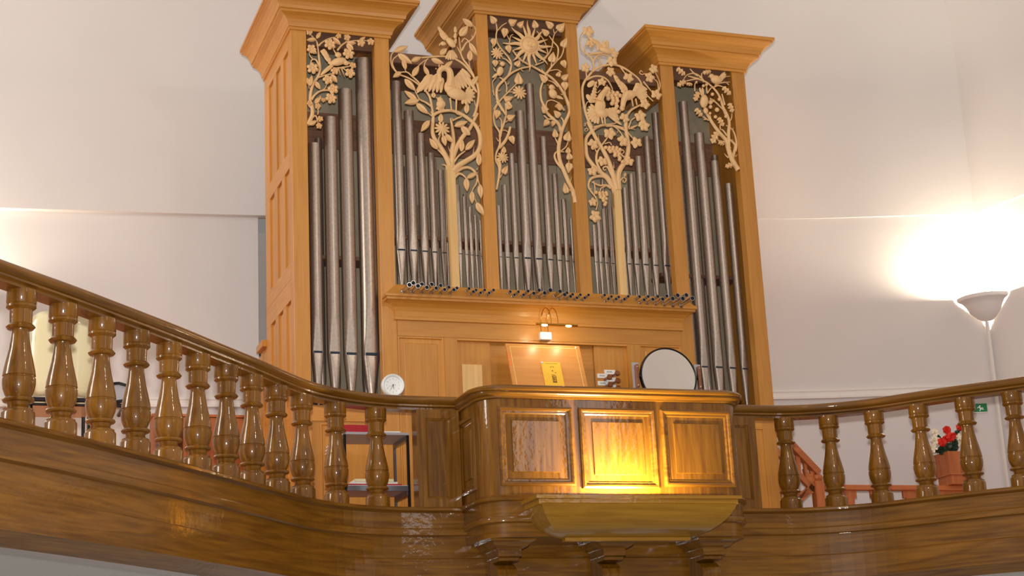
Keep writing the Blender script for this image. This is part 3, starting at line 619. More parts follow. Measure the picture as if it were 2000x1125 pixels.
    def wing(s, a, b, d0, d1, n, w, sh=1.0):
        """feathers hung along the arm a-b, directed from d0 to d1"""
        out = []
        for i in range(n):
            t = i / (n - 1); x = a[0] + (b[0] - a[0]) * t; y = a[1] + (b[1] - a[1]) * t; d = (d0[0] + (d1[0] - d0[0]) * t, d0[1] + (d1[1] - d0[1]) * t)
            out.append((x, y, x + d[0], y + d[1], w)); out.append((x, y, x + d[0] * 0.55, y + d[1] * 0.55, w * 1.2))
        return out
    def done(s): obj('branch', s.bm, 'carve', s.root, True)

# --- left tower: blossom branch with a bird
c = Carve('carved_shade', 'carved blossom branch with a bird in the left tower').frame(580, 50, .1867)
for a in (([(108, 1040), (150, 960), (160, 900), (150, 830), (135, 780), (145, 690), (175, 600), (215, 540), (240, 460), (235, 380), (225, 300), (215, 220), (205, 170), (150, 105)], 46, 12), ([(150, 780), (185, 730), (240, 690), (310, 680), (345, 690)], 26, 12), ([(215, 545), (290, 520), (360, 505), (400, 490)], 22, 10), ([(225, 215), (260, 180), (330, 140), (420, 120)], 22, 10), ([(420, 265), (460, 215), (510, 180), (580, 165), (700, 160), (760, 175)], 22, 9), ([(240, 460), (215, 385), (190, 355), (155, 360), (140, 410)], 22, 12), ([(160, 350), (130, 310), (130, 270)], 14, 10), ([(160, 880), (120, 840), (110, 810)], 20, 10), ([(160, 960), (195, 945), (215, 1000), (225, 1060)], 24, 10), ([(235, 695), (290, 660), (310, 610)], 16, 10), ([(200, 850), (220, 890), (215, 935)], 14, 10), ([(130, 660), (115, 600)], 16, 8), ([(400, 450), (510, 435), (570, 420)], 20, 10), ([(470, 440), (530, 490)], 14, 10), ([(510, 180), (520, 135)], 12, 8), ([(240, 740), (260, 790)], 16, 10), ([(430, 445), (450, 525)], 20, 4), ([(465, 450), (500, 540)], 20, 4)): c.br(*a)
c.leaf(((195, 150), (95, 160), 45), ((200, 145), (245, 75), 40), ((375, 135), (455, 210), 50), ((520, 185), (615, 195), 45), ((515, 200), (585, 265), 60), ((650, 165), (715, 125), 36), ((185, 590), (240, 675), 45), ((130, 640), (150, 530), 44), ((125, 630), (100, 550), 34), ((355, 520), (415, 605), 55), ((185, 825), (242, 755), 45), ((130, 1045), (205, 1000), 44), ((150, 270), (205, 300), 40))
c.disc(BLOOM6, 'flower', (340, 205, 62), (535, 300, 62), (160, 455, 62), (350, 770, 60))
c.disc(BLOOM5, 'flower', (148, 250, 50), (550, 505, 54), (318, 575, 54), (375, 670, 56), (665, 190, 44), (765, 180, 40), (520, 130, 38), (125, 80, 34), (430, 120, 30), (580, 425, 36), (390, 485, 42), (270, 790, 24), (215, 850, 32), (238, 985, 32), (226, 1060, 32), (130, 820, 30))
c.bird('bird', [(430, 385, 85, 42, -20), (425, 315, 34, 30, 0), (500, 395, 40, 28, 30)], c.wing((300, 270), (370, 400), (-60, 10), (-50, -10), 5, 40) + [(270, 250, 330, 390, 60), (250, 270, 310, 350, 40)] + [(380, 420, 240, 525, 34), (380, 400, 250, 510, 30), (500, 385, 560, 405, 26)], [([(400, 300), (370, 250)], 18, 6)])
c.done()
# --- bay left of the centre: tree with pelican and dove
c = Carve('carved_shade', 'carved tree with a pelican, a chick and a dove, left of the central tower').frame(820, 220, .18667)
tp = [onY(880, 335, CY), onY(889.5, 562, CY)]
bm = B(); box(bm, 0, 0, 0, 0, 0, 0) if False else None
w = 0.033
prism(bm, [V3((tp[0].x - w, 0.0, tp[0].z + 0.05)), V3((tp[0].x + w, 0.0, tp[0].z + 0.05)), V3((tp[1].x + w * 0.95, 0.0, -0.164)), V3((tp[1].x - w * 0.95, 0.0, -0.164))], (0, 0.045, 0)); obj('trunk', bm, 'pale', c.root)
for a in (([(315, 560), (260, 440), (205, 350), (150, 270), (130, 190), (135, 100), (138, 40), (120, -10)], 60, 26), ([(380, 5), (450, 30), (520, 80), (580, 140), (620, 220), (630, 300), (610, 400), (560, 460), (480, 510), (400, 560), (345, 620)], 34, 60), ([(330, 580), (340, 430), (348, 330), (350, 250), (335, 130), (320, 60)], 70, 18), ([(345, 470), (400, 330), (460, 240), (520, 170), (560, 90), (600, 10)], 52, 32), ([(355, 520), (400, 460), (470, 405)], 26, 14), ([(340, 85), (390, 60), (440, 40)], 20, 16), ([(355, 640), (430, 590), (490, 575), (540, 590), (580, 630), (600, 680), (590, 740), (555, 800), (540, 850)], 36, 12), ([(600, 690), (625, 770)], 14, 10), ([(555, 840), (590, 940)], 14, 10), ([(340, 700), (380, 660), (410, 640), (450, 655), (485, 690)], 40, 14), ([(185, 390), (225, 430), (265, 480)], 14, 22), ([(205, 330), (195, 280), (215, 235)], 22, 14), ([(300, 620), (285, 590), (270, 555), (230, 545)], 34, 8)): c.br(*a)
for a in (((600, 160), (630, 122)), ((320, 420), (295, 350)), ((552, 460), (566, 350)), ((350, 80), (330, 52)), ((410, 320), (412, 250)), ((590, 600), (610, 570))): c.spur(*a)
c.leaf(((95, 90), (5, 210), 60), ((215, 110), (215, 15), 55), ((180, 390), (95, 275), 60), ((355, 150), (495, 100), 60), ((520, 240), (420, 140), 75), ((430, 415), (440, 290), 55), ((470, 400), (570, 290), 60), ((240, 240), (265, 355), 55), ((260, 230), (340, 320), 55), ((610, 560), (615, 425), 60), ((490, 690), (600, 630), 50), ((480, 690), (490, 830), 60), ((540, 830), (540, 960), 55), ((625, 755), (635, 905), 60), ((585, 945), (665, 1080), 70))
c.disc(DAISY, 'flower', (225, 180, 82))
c.frame(755, 30, .1778)
for a in (([(512, 1110), (495, 1000), (475, 900), (430, 830), (380, 770), (330, 715), (280, 670), (225, 625), (160, 625)], 30, 14), ([(500, 1010), (430, 960), (360, 925), (330, 870), (310, 830)], 26, 10), ([(150, 660), (230, 690), (300, 730), (375, 790)], 18, 20), ([(110, 625), (60, 560), (45, 480), (60, 420), (110, 380)], 22, 14), ([(90, 600), (65, 540), (70, 490), (110, 450), (140, 440)], 14, 12), ([(380, 470), (480, 462), (600, 455), (700, 465), (780, 500), (850, 550), (910, 620), (960, 690), (990, 760), (1008, 850), (1000, 950), (980, 1040), (955, 1120)], 18, 32), ([(460, 475), (400, 510), (345, 560)], 12), ([(440, 490), (415, 540), (420, 600)], 12), ([(950, 670), (900, 570), (840, 490), (810, 420), (770, 350)], 34, 10), ([(820, 420), (800, 300), (795, 240)], 20, 14), ([(825, 390), (870, 310), (930, 270), (970, 210), (975, 150), (950, 110)], 24, 12), ([(820, 300), (850, 260), (890, 280), (910, 310)], 14, 12), ([(905, 500), (920, 600)], 10, 14), ([(500, 1110), (560, 1070), (640, 1050), (720, 1050), (800, 1075), (880, 1125)], 34, 34), ([(985, 1030), (960, 940)], 15, 8), ([(200, 590), (215, 620)], 10, 10), ([(455, 1075), (500, 1110)], 12, 12)): c.br(*a)
c.spur((945, 250), (930, 215), 18)
c.leaf(((80, 405), (235, 345), 65), ((120, 430), (275, 540), 75), ((205, 605), (170, 475), 50), ((265, 510), (380, 465), 55), ((155, 630), (65, 690), 55), ((280, 680), (350, 560), 60), ((460, 665), (400, 560), 50), ((485, 485), (625, 540), 60), ((625, 590), (720, 510), 50), ((195, 705), (315, 835), 70), ((330, 940), (190, 835), 60), ((350, 940), (190, 975), 70), ((320, 970), (455, 1090), 70), ((520, 915), (500, 850), 50), ((940, 130), (825, 45), 70), ((800, 235), (890, 120), 80), ((905, 310), (990, 455), 60), ((910, 510), (910, 390), 65), ((930, 775), (1000, 670), 60), ((585, 440), (660, 370), 60), ((870, 1085), (880, 970), 58))
c.bird('dove', [(700, 310, 70, 40, 50), (615, 320, 32, 26, 0)], c.wing((680, 300), (600, 200), (-40, -60), (-40, -70), 4, 40) + [(690, 290, 562, 148, 56), (640, 280, 580, 190, 50)] + c.wing((740, 320), (750, 200), (20, -60), (0, -70), 3, 34) + c.fan((700, 370), 20, 130, 55, 115, 6, 34) + [(590, 310, 570, 345, 16)])
c.bird('pelican', [(760, 870, 120, 72, 15), (690, 800, 70, 80, 0), (582, 735, 26, 20, 40)], c.wing((610, 690), (470, 650), (-20, 170), (-150, 190), 7, 44) + [(560, 640, 320, 865, 40), (500, 660, 400, 740, 40)] + c.wing((730, 700), (820, 590), (10, 150), (130, 190), 7, 46) + [(830, 600, 990, 860, 46), (820, 590, 920, 690, 40)] + c.fan((860, 880), 10, 110, -60, 110, 8, 46) + [(560, 740, 530, 800, 14), (570, 575, 575, 545, 16), (600, 570, 600, 548, 16), (545, 600, 530, 590, 16)], [([(680, 800), (695, 700), (680, 620), (625, 590), (575, 620), (570, 680), (590, 740)], 90, 44), ([(690, 920), (705, 1055)], 22, 16), ([(760, 920), (755, 1085)], 22, 16)])
c.bird('chick', [(590, 985, 52, 56, 0), (580, 935, 34, 30, 0)], c.fan((590, 980), 20, 78, 60, 130, 5, 26) + [(560, 920, 535, 905, 14), (585, 915, 590, 890, 14)])
c.done()
# --- centre tower: sun among heart leaves
c = Carve('carved_shade', 'carved sun with a human face among climbing heart shaped leaves in the central tower').frame(945, 25, .16886)
for a in (([(215, 1130), (160, 1020), (145, 930), (160, 860), (210, 800), (270, 740), (300, 680), (315, 600), (290, 530), (240, 470), (190, 410), (150, 340), (140, 270), (150, 200), (140, 130), (120, 80)], 36, 14), ([(250, 760), (320, 700), (420, 650), (510, 630), (560, 615)], 26, 18), ([(400, 530), (500, 590), (600, 640), (700, 700), (790, 760), (870, 850), (930, 950), (970, 1040), (990, 1130)], 20, 42), ([(155, 210), (210, 150), (260, 120)], 14, 12), ([(315, 610), (260, 550), (200, 525)], 22, 12), ([(180, 745), (240, 790), (265, 860), (260, 920)], 18, 14), ([(140, 750), (100, 800), (105, 880), (120, 960)], 16, 8), ([(110, 1125), (160, 1050), (240, 960), (310, 890), (385, 815)], 24, 12), ([(270, 920), (345, 910)], 14, 12), ([(725, 705), (770, 640), (830, 570), (890, 510), (920, 430), (915, 400)], 28, 14), ([(740, 1130), (680, 1060), (655, 980), (655, 880), (690, 780), (720, 700), (770, 640), (780, 570)], 30, 16), ([(695, 545), (760, 460), (790, 380), (800, 300), (820, 240), (860, 200)], 20, 12), ([(815, 250), (800, 190)], 14, 10), ([(830, 575), (855, 470), (850, 400), (800, 340), (750, 270)], 26, 12), ([(740, 490), (730, 420), (690, 310), (610, 210)], 16, 12), ([(755, 675), (840, 660), (900, 690)], 16, 10), ([(590, 610), (690, 570)], 18, 12), ([(715, 1110), (730, 1030), (790, 1010), (860, 1040)], 20, 12), ([(930, 890), (945, 960)], 14, 12), ([(740, 785), (800, 810), (850, 860)], 14, 18), ([(295, 350), (310, 270), (340, 250)], 16, 10), ([(290, 310), (265, 260)], 14, 10), ([(330, 440), (375, 500), (420, 540)], 22, 20), ([(220, 350), (330, 360)], 16, 16), ([(100, 410), (100, 370)], 12, 10), ([(110, 640), (130, 680)], 14, 12), ([(860, 1040), (930, 1130)], 26, 26), ([(640, 560), (720, 500), (740, 450)], 16, 10)): c.br(*a)
for a in (((270, 830), (292, 795)), ((165, 900), (200, 885)), ((690, 690), (665, 640)), ((905, 950), (880, 940)), ((685, 870), (695, 860)), ((430, 660), (460, 675)), ((100, 900), (115, 965))): c.spur(*a)
c.heart(((130, 120), (65, 45), 95), ((290, 130), (375, 100), 100), ((240, 195), (228, 300), 92), ((110, 310), (112, 400), 82), ((395, 170), (452, 105), 82), ((270, 390), (292, 480), 82), ((600, 180), (568, 95), 92), ((790, 175), (705, 110), 96), ((850, 215), (925, 130), 110), ((740, 260), (662, 200), 86), ((905, 405), (948, 295), 92), ((780, 580), (790, 465), 110), ((905, 560), (940, 645), 86), ((125, 560), (128, 635), 80), ((370, 625), (405, 560), 82), ((405, 830), (385, 700), 112), ((720, 800), (635, 720), 96), ((850, 745), (862, 690), 66), ((905, 780), (972, 715), 84), ((930, 820), (935, 900), 100), ((230, 1020), (335, 985), 84), ((300, 1110), (260, 1050), 86), ((880, 1085), (815, 1090), 80))
c.disc(DAISY, 'flower', (145, 480, 76), (405, 930, 86))
# sun
C0 = (520, 385); bm = B()
p0 = c.P(C0, -0.02); R1 = c.m(108)
ell(bm, p0, (R1 * 0.92, 0.034, R1 * 0.92), seg=20, rin=12)
bmt = [p0 + V3((R1 * math.cos(2 * PI * k / 28), -0.004, R1 * math.sin(2 * PI * k / 28))) for k in range(29)]
tube(bm, bmt, 0.008, 8)
for dx, dz, rx, rz in ((-0.3, 0.28, 0.17, 0.06), (0.3, 0.28, 0.17, 0.06), (-0.3, 0.18, 0.1, 0.06), (0.3, 0.18, 0.1, 0.06), (0, 0.05, 0.07, 0.22), (0, -0.12, 0.13, 0.06), (-0.36, -0.15, 0.16, 0.16), (0.36, -0.15, 0.16, 0.16), (0, -0.32, 0.2, 0.035), (0, -0.4, 0.16, 0.04), (0, -0.6, 0.18, 0.1)):
    ell(bm, p0 + V3((dx * R1, -0.033 * math.sqrt(max(0.05, 1 - dx * dx - dz * dz)) - 0.001, dz * R1)), (rx * R1, 0.006, rz * R1))
obj('sun_face', bm, 'carve', c.root, True)
rays = [(520, 690, 44), (610, 615, 36), (735, 610, 50), (735, 480, 36), (805, 408, 46), (735, 315, 36), (680, 220, 50), (590, 175, 34), (500, 90, 44), (440, 130, 36), (310, 165, 50), (315, 280, 34), (215, 355, 46), (330, 440, 34), (330, 560, 50), (440, 590, 34)]
for k, (x, y, w) in enumerate(rays):
    a = math.atan2(y - C0[1], x - C0[0]); st = (C0[0] + 95 * math.cos(a), C0[1] + 95 * math.sin(a)); bm = B()
    n = 9; pts = []
    for i in range(n + 1):
        t = i / n; wv = (7 * math.sin(t * 2 * PI) if k % 2 == 0 else 0)
        pts.append(c.P((st[0] + (x - st[0]) * t - math.sin(a) * wv, st[1] + (y - st[1]) * t + math.cos(a) * wv), -0.018 + 0.006 * t))
    tube(bm, pts, [c.m(w) / 2 * (1 - (i / n) ** 1.6) + 0.001 for i in range(n + 1)], 6, 0.8); obj('sun_ray', bm, 'carve', c.root, True)
c.bird('bird', [(180, 685, 40, 62, 15), (205, 600, 34, 30, 0)], [(160, 720, 90, 755, 30), (165, 710, 105, 740, 34), (180, 660, 190, 730, 44), (225, 590, 240, 600, 12), (190, 575, 170, 555, 14)])
c.bird('bird', [(790, 945, 50, 62, -25), (775, 870, 36, 34, 0)], [(830, 960, 915, 1005, 34), (820, 975, 890, 1000, 30), (780, 930, 840, 985, 50), (740, 850, 728, 840, 12), (800, 870, 822, 885, 14), (795, 860, 815, 865, 12)])
c.frame(945, 200, .1778)
for a in (([(137, 960), (160, 830), (165, 720), (130, 640), (135, 560), (170, 480), (175, 400), (170, 330), (120, 250), (105, 170), (115, 90), (150, 20)], 26, 20), ([(150, 900), (165, 800), (175, 700), (150, 620)], 20, 40), ([(165, 500), (230, 430), (270, 350), (290, 270)], 42, 26), ([(175, 380), (190, 310), (215, 240), (240, 150), (240, 80), (235, 10)], 34, 16), ([(140, -10), (200, 80), (240, 145)], 34, 26), ([(195, 310), (230, 305), (265, 325)], 14, 10), ([(215, 230), (265, 200)], 14, 10), ([(190, 290), (190, 210), (165, 170)], 16, 12), ([(175, 830), (205, 780)], 20, 12), ([(1003, 1105), (985, 1000), (930, 880), (880, 760), (830, 630), (820, 500), (840, 380), (860, 300), (900, 200), (940, 100), (930, 0)], 52, 36), ([(985, 1040), (940, 900), (900, 800)], 40, 30), ([(850, 340), (820, 240), (760, 180), (700, 120), (660, 50), (640, -10)], 40, 30), ([(870, 740), (800, 660), (775, 590), (800, 545), (880, 545)], 34, 12), ([(840, 540), (900, 490), (920, 430)], 16, 12), ([(930, 640), (935, 690)], 12, 10), ([(815, 460), (780, 390)], 20, 12), ([(875, 270), (870, 210), (840, 165)], 26, 14), ([(760, 185), (700, 180), (660, 140)], 20, 12), ([(975, 1010), (950, 970), (915, 955)], 26, 10)): c.br(*a)
for a in (((160, 430), (130, 385)), ((945, 870), (965, 812)), ((880, 1130), (890, 130))[:0] or ((200, 660), (210, 640))): c.spur(*a)
c.heart(((150, 100), (130, 190), 80), ((240, 10), (300, 60), 80), ((255, 190), (338, 150), 80), ((290, 380), (320, 468), 76), ((215, 560), (210, 490), 62), ((210, 790), (252, 700), 74), ((680, 110), (625, 60), 84), ((830, 160), (760, 100), 84), ((850, 70), (785, 40), 80), ((700, 210), (650, 270), 74), ((760, 215), (745, 275), 60), ((785, 390), (765, 300), 74), ((905, 430), (922, 325), 100), ((925, 560), (912, 500), 66), ((945, 630), (915, 560), 84), ((935, 680), (920, 785), 92), ((905, 1000), (878, 890), 74))
c.disc(DAISY, 'flower', (200, 612, 66))
c.done()
# --- bay right of the centre: vine with grapes and three birds
c = Carve('carved_shade', 'carved grape vine with two pecking birds and a dove, right of the central tower').frame(1120, 40, .18667)
for a in (([(190, 1125), (130, 990), (100, 850), (90, 720), (115, 640), (160, 580), (200, 520), (205, 440), (180, 390), (130, 350), (80, 310), (65, 250), (65, 190), (90, 130)], 36, 10), ([(190, 540), (270, 490), (350, 470), (430, 470), (520, 500), (610, 560), (680, 620), (720, 700), (750, 770), (830, 850)], 30, 14), ([(140, 620), (220, 585), (300, 590), (360, 630), (400, 700), (412, 750)], 26, 12), ([(205, 430), (240, 380), (310, 360), (370, 380), (400, 410)], 22, 14), ([(240, 395), (280, 410), (285, 450), (265, 465), (258, 440)], 14, 10), ([(125, 340), (115, 290), (130, 250)], 16, 10), ([(490, 490), (540, 560)], 20, 12), ([(135, 610), (125, 510)], 16, 10), ([(730, 640), (780, 700), (830, 760)], 22, 12), ([(880, 760), (905, 690), (890, 620), (850, 540)], 18, 10), ([(740, 560), (715, 570), (690, 555), (700, 530), (720, 545)], 14, 10), ([(830, 600), (880, 650), (890, 730)], 12, 12), ([(550, 1010), (600, 940), (690, 890), (780, 850)], 34, 14), ([(575, 1125), (600, 1050), (640, 1020)], 18, 12), ([(600, 1120), (670, 1095)], 16, 12), ([(543, 1125), (548, 1060), (540, 1030)], 44, 30), ([(210, 1125), (300, 1100), (400, 1085), (455, 1072)], 28, 8), ([(340, 1105), (440, 1105), (520, 1130)], 22, 26), ([(120, 950), (130, 880), (150, 850)], 16, 10), ([(145, 170), (220, 240)], 24, 40), ([(135, 360), (250, 350)], 24, 30), ([(110, 1085), (125, 1075), (120, 1105), (108, 1095)], 10, 8), ([(245, 710), (270, 670)], 12, 10), ([(740, 830), (740, 790)], 14, 10), ([(250, 760), (280, 730)], 14, 10)): c.br(*a)
c.disc(VINE, 'vine_leaf', (140, 115, 82), (165, 255, 62), (125, 505, 66), (395, 430, 76), (375, 540, 66), (565, 612, 72), (780, 605, 72), (825, 510, 66), (858, 790, 76), (742, 878, 72), (687, 1000, 82), (722, 1100, 68), (290, 660, 60), (525, 1030, 70))
random.seed(5)
def cluster(top, bot, w, r, n):
    L = []; rows = n
    for i in range(rows):
        t = i / (rows - 1); k = max(1, round((1 - t) * w / r / 1.7))
        for j in range(k): L.append((top[0] + (bot[0] - top[0]) * t + (j - (k - 1) / 2) * r * 1.75 + (r * 0.4 if i % 2 else -r * 0.4), top[1] + (bot[1] - top[1]) * t + random.uniform(-3, 3), r))
    return L
c.balls('grape_cluster', cluster((395, 765), (450, 965), 185, 25, 8))
c.bird('dove', [(330, 325, 78, 36, 15), (240, 350, 70, 16, -6)], [(300, 320, 215, 205, 70), (270, 300, 235, 290, 60), (260, 270, 180, 190, 40), (330, 320, 300, 215, 56), (345, 310, 345, 210, 50), (360, 330, 430, 300, 50)] + c.fan((380, 340), 10, 90, 0, 50, 5, 30) + [(170, 352, 140, 345, 12)])
c.bird('bird', [(270, 910, 62, 100, 15), (345, 725, 40, 30, 10), (290, 980, 70, 50, 20)], c.wing((150, 850), (220, 650), (90, 0), (20, 20), 7, 40) + [(140, 700, 215, 640, 60), (130, 780, 190, 860, 60)] + c.fan((250, 970), 10, 120, 90, 230, 9, 46) + c.wing((300, 930), (390, 920), (190, 160), (60, 50), 4, 44) + [(320, 960, 500, 1100, 44), (380, 735, 408, 750, 14), (345, 700, 340, 680, 12)], [([(260, 860), (290, 790), (335, 730)], 90, 50), ([(280, 1000), (298, 1090)], 22, 16), ([(315, 1000), (322, 1095)], 22, 16)])
c.bird('bird', [(570, 790, 90, 56, -20), (500, 925, 30, 34, 0)], c.wing((530, 750), (450, 620), (-40, -10), (-30, -40), 6, 44) + [(540, 760, 415, 570, 60), (560, 740, 470, 640, 60)] + c.wing((600, 760), (640, 670), (70, 30), (130, 60), 6, 50) + c.fan((650, 780), 10, 120, -40, 40, 7, 44) + [(490, 950, 475, 975, 12)], [([(545, 790), (515, 850), (505, 920)], 86, 50), ([(600, 830), (615, 910)], 22, 14), ([(640, 830), (655, 895)], 22, 14)])
c.frame(1130, 240, .1778)
t0 = onY(1204, 372, CY); t1 = onY(1217, 578, CY); w = 0.031
prism_b = B(); prism(prism_b, [V3((t0.x - w, 0.0, t0.z + 0.03)), V3((t0.x + w, 0.0, t0.z + 0.03)), V3((t1.x + w, 0.0, -0.164)), V3((t1.x - w, 0.0, -0.164))], (0, 0.045, 0)); obj('trunk', prism_b, 'pale', c.root)
for a in (([(440, 740), (430, 600), (450, 520), (500, 440), (535, 350), (545, 250), (530, 150), (515, 50), (515, -10)], 70, 38), ([(415, 740), (370, 560), (330, 440), (280, 330), (220, 230), (170, 140), (120, 40), (95, -10)], 62, 36), ([(400, 760), (330, 620), (260, 560), (190, 500), (130, 430), (90, 360), (80, 250), (85, 170), (130, 110), (200, 50), (280, 25), (380, 35), (470, 65), (530, 100), (570, 140), (610, 185)], 62, 14), ([(405, 800), (360, 700), (290, 600), (200, 590), (130, 620), (105, 690), (130, 750), (180, 810), (205, 880), (190, 960)], 44, 12), ([(350, 720), (300, 690), (220, 690), (140, 650)], 32, 14), ([(165, 640), (180, 720), (170, 800)], 16, 14), ([(240, 750), (245, 720), (290, 700)], 12, 16), ([(240, 540), (195, 430), (200, 330), (250, 250), (310, 170), (322, 125)], 34, 12), ([(285, 230), (340, 215), (362, 245)], 16, 12), ([(195, 320), (165, 260)], 16, 10), ([(370, 600), (320, 500), (290, 485), (265, 500), (280, 525), (298, 510)], 30, 10), ([(455, 640), (490, 600), (520, 620), (510, 652), (485, 645), (492, 625)], 20, 10), ([(515, 390), (465, 350), (455, 320), (480, 300), (498, 325), (475, 340)], 22, 10), ([(380, 35), (440, 90), (480, 150)], 20, 12), ([(545, 65), (600, 50), (650, 25)], 22, 12), ([(540, 60), (572, -5)], 22, 14), ([(560, 65), (620, 75)], 14, 6), ([(90, 90), (105, 70), (80, 60), (68, 80), (80, 95)], 12, 10)): c.br(*a)
for a in (((385, 500), (384, 430)), ((225, 220), (210, 120)), ((265, 690), (258, 650)), ((430, 110), (425, 80)), ((130, 720), (140, 730))): c.spur(*a)
c.leaf(((500, 600), (505, 550), 26))
c.disc(VINE, 'vine_leaf', (330, 115, 88), (470, 210, 82), (632, 232, 84), (705, 40, 82), (145, 250, 78), (256, 420, 72), (548, 420, 72), (140, 530, 72), (145, 870, 62), (166, 1030, 84))
c.balls('grape_cluster', cluster((360, 280), (465, 435), 170, 23, 8)); c.balls('grape_cluster', cluster((248, 775), (288, 908), 130, 21, 7))
c.done()
# --- right tower: oak branch with two birds
c = Carve('carved_shade', 'carved oak branch with acorns and two small birds in the right tower').frame(1300, 120, .1956)
for a in (([(722, 1085), (660, 980), (620, 860), (600, 790), (540, 720), (480, 640), (430, 560), (395, 510)], 58, 28), ([(625, 870), (625, 720), (630, 620), (610, 540), (570, 460), (540, 370), (500, 300), (440, 240), (380, 200), (300, 180), (200, 200)], 40, 12), ([(385, 205), (340, 150), (280, 120), (215, 135), (180, 180)], 26, 8), ([(320, 145), (280, 120), (240, 75)], 24, 12), ([(330, 180), (220, 150)], 22, 14), ([(665, 970), (690, 880), (690, 830), (640, 780)], 38, 22), ([(695, 900), (705, 830), (690, 740), (660, 680), (600, 640)], 26, 12), ([(480, 260), (520, 245), (570, 258)], 20, 12), ([(415, 320), (450, 270), (480, 255)], 18, 12), ([(490, 240), (560, 215), (640, 208)], 18, 8), ([(540, 215), (590, 160), (640, 150)], 14, 6), ([(580, 205), (610, 215), (630, 235)], 12, 10), ([(630, 610), (655, 570), (660, 520)], 16, 10), ([(585, 440), (570, 380), (558, 330)], 22, 14), ([(440, 370), (500, 410), (570, 480)], 20, 16), ([(610, 745), (570, 690), (540, 680)], 22, 10), ([(540, 680), (540, 620)], 16, 10), ([(520, 790), (590, 805)], 16, 20), ([(290, 300), (290, 230), (312, 200)], 14, 12), ([(365, 200), (355, 130), (390, 110)], 14, 10), ([(370, 550), (430, 590)], 16, 14), ([(410, 320), (405, 250)], 20, 14), ([(560, 470), (600, 560)], 14, 10), ([(455, 600), (445, 540), (430, 525)], 14, 10)): c.br(*a)
for a in (((660, 690), (676, 660)), ((690, 950), (712, 930)), ((625, 960), (585, 915)), ((650, 870), (640, 840)), ((400, 580), (370, 575)), ((665, 800), (668, 775)), ((305, 200), (315, 225))): c.spur(*a, 20)
c.oak(((145, 110), 70, 40), ((152, 225), 62, 150), ((230, 235), 40, 10), ((405, 115), 52, -10), ((605, 300), 72, 45), ((645, 470), 66, 70), ((300, 358), 64, 110), ((325, 515), 66, 50), ((545, 610), 66, 60), ((480, 770), 80, 115), ((550, 825), 42, 20), ((630, 1045), 58, 160))
c.balls('acorn', [(460, 335, 20), (530, 385, 22), (440, 415, 26), (440, 460, 22), (505, 490, 26), (435, 525, 17), (490, 560, 20), (595, 555, 20), (400, 240, 17), (370, 250, 17), (470, 400, 16)])
c.bird('bird', [(495, 190, 62, 50, 10), (452, 155, 32, 28, 0)], [(520, 190, 590, 110, 40), (530, 200, 600, 130, 30), (500, 180, 540, 205, 56), (425, 155, 418, 165, 10)])
c.bird('bird', [(375, 405, 46, 78, 10), (392, 500, 28, 38, 0)], [(360, 360, 335, 265, 30), (370, 350, 362, 265, 30), (375, 380, 380, 440, 52), (395, 530, 398, 545, 12)])
c.done()
# ================================================================== THINGS ON AND AROUND THE CONSOLE
# music desk leaning back, with a yellow booklet
def quadboard(bm, P, th):
    n = (P[1] - P[0]).cross(P[3] - P[0]).normalized()
    if n.y > 0: n = -n
    prism(bm, P, n * -th); return n
T0, T1 = onY(987, 671, -0.1), onY(1131, 675.5, -0.1)
zt = (T0.z + T1.z) / 2; lo = V3((0, -0.2, -0.4)); 
dk = thing('music_desk', 'beech music desk leaning back above the console behind the oak bay', 'music desk', (-0.05, -0.2, -1.15))
DT = [V3((T0.x, -0.1, zt)), V3((T1.x, -0.1, zt)), V3((T1.x, -0.27, zt - 0.46)), V3((T0.x, -0.27, zt - 0.46))]
bm = B(); nd = quadboard(bm, DT, 0.018); obj('desk_board', bm, 'beech', dk)
if nd.y > 0: nd = -nd
ux = (DT[1] - DT[0]).normalized(); vz = (DT[3] - DT[0]).normalized(); DW = (DT[1] - DT[0]).length; DH = (DT[3] - DT[0]).length
dp = lambda a, b, h=0.0: DT[0] + ux * a + vz * b + nd * h
def dquad(a0, a1, b0, b1, h0, h1): return prism(B(), [dp(a0, b0, h1), dp(a1, b0, h1), dp(a1, b1, h1), dp(a0, b1, h1)], nd * (h0 - h1))
for q in ((0.03, DW - 0.03, 0.025, 0.029), (0.03, 0.034, 0.029, DH - 0.03), (DW - 0.034, DW - 0.03, 0.029, DH - 0.03)): obj('inlay_line', dquad(*q, 0.0, 0.001), 'inlay', dk)
obj('tape_strip', dquad(0.004, 0.02, 0.09, 0.135, 0.0, 0.001), 'orange', dk); obj('tape_strip', dquad(0.004, 0.02, 0.155, 0.2, 0.0, 0.001), 'orange', dk)
obj('desk_ledge', dquad(-0.01, DW + 0.01, DH - 0.012, DH, -0.02, 0.05), 'beech', dk)
for a in (0.1, DW - 0.12): obj('desk_strut', box(B(), DT[0].x + a, DT[0].x + a + 0.03, -0.2, 0.055, -1.0, -0.97), 'beech', dk)
bm = B(); ell(bm, dp(DW - 0.032, 0.018, 0.002), (0.008, 0.004, 0.008)); obj('push_pin', bm, 'plast', dk, True)
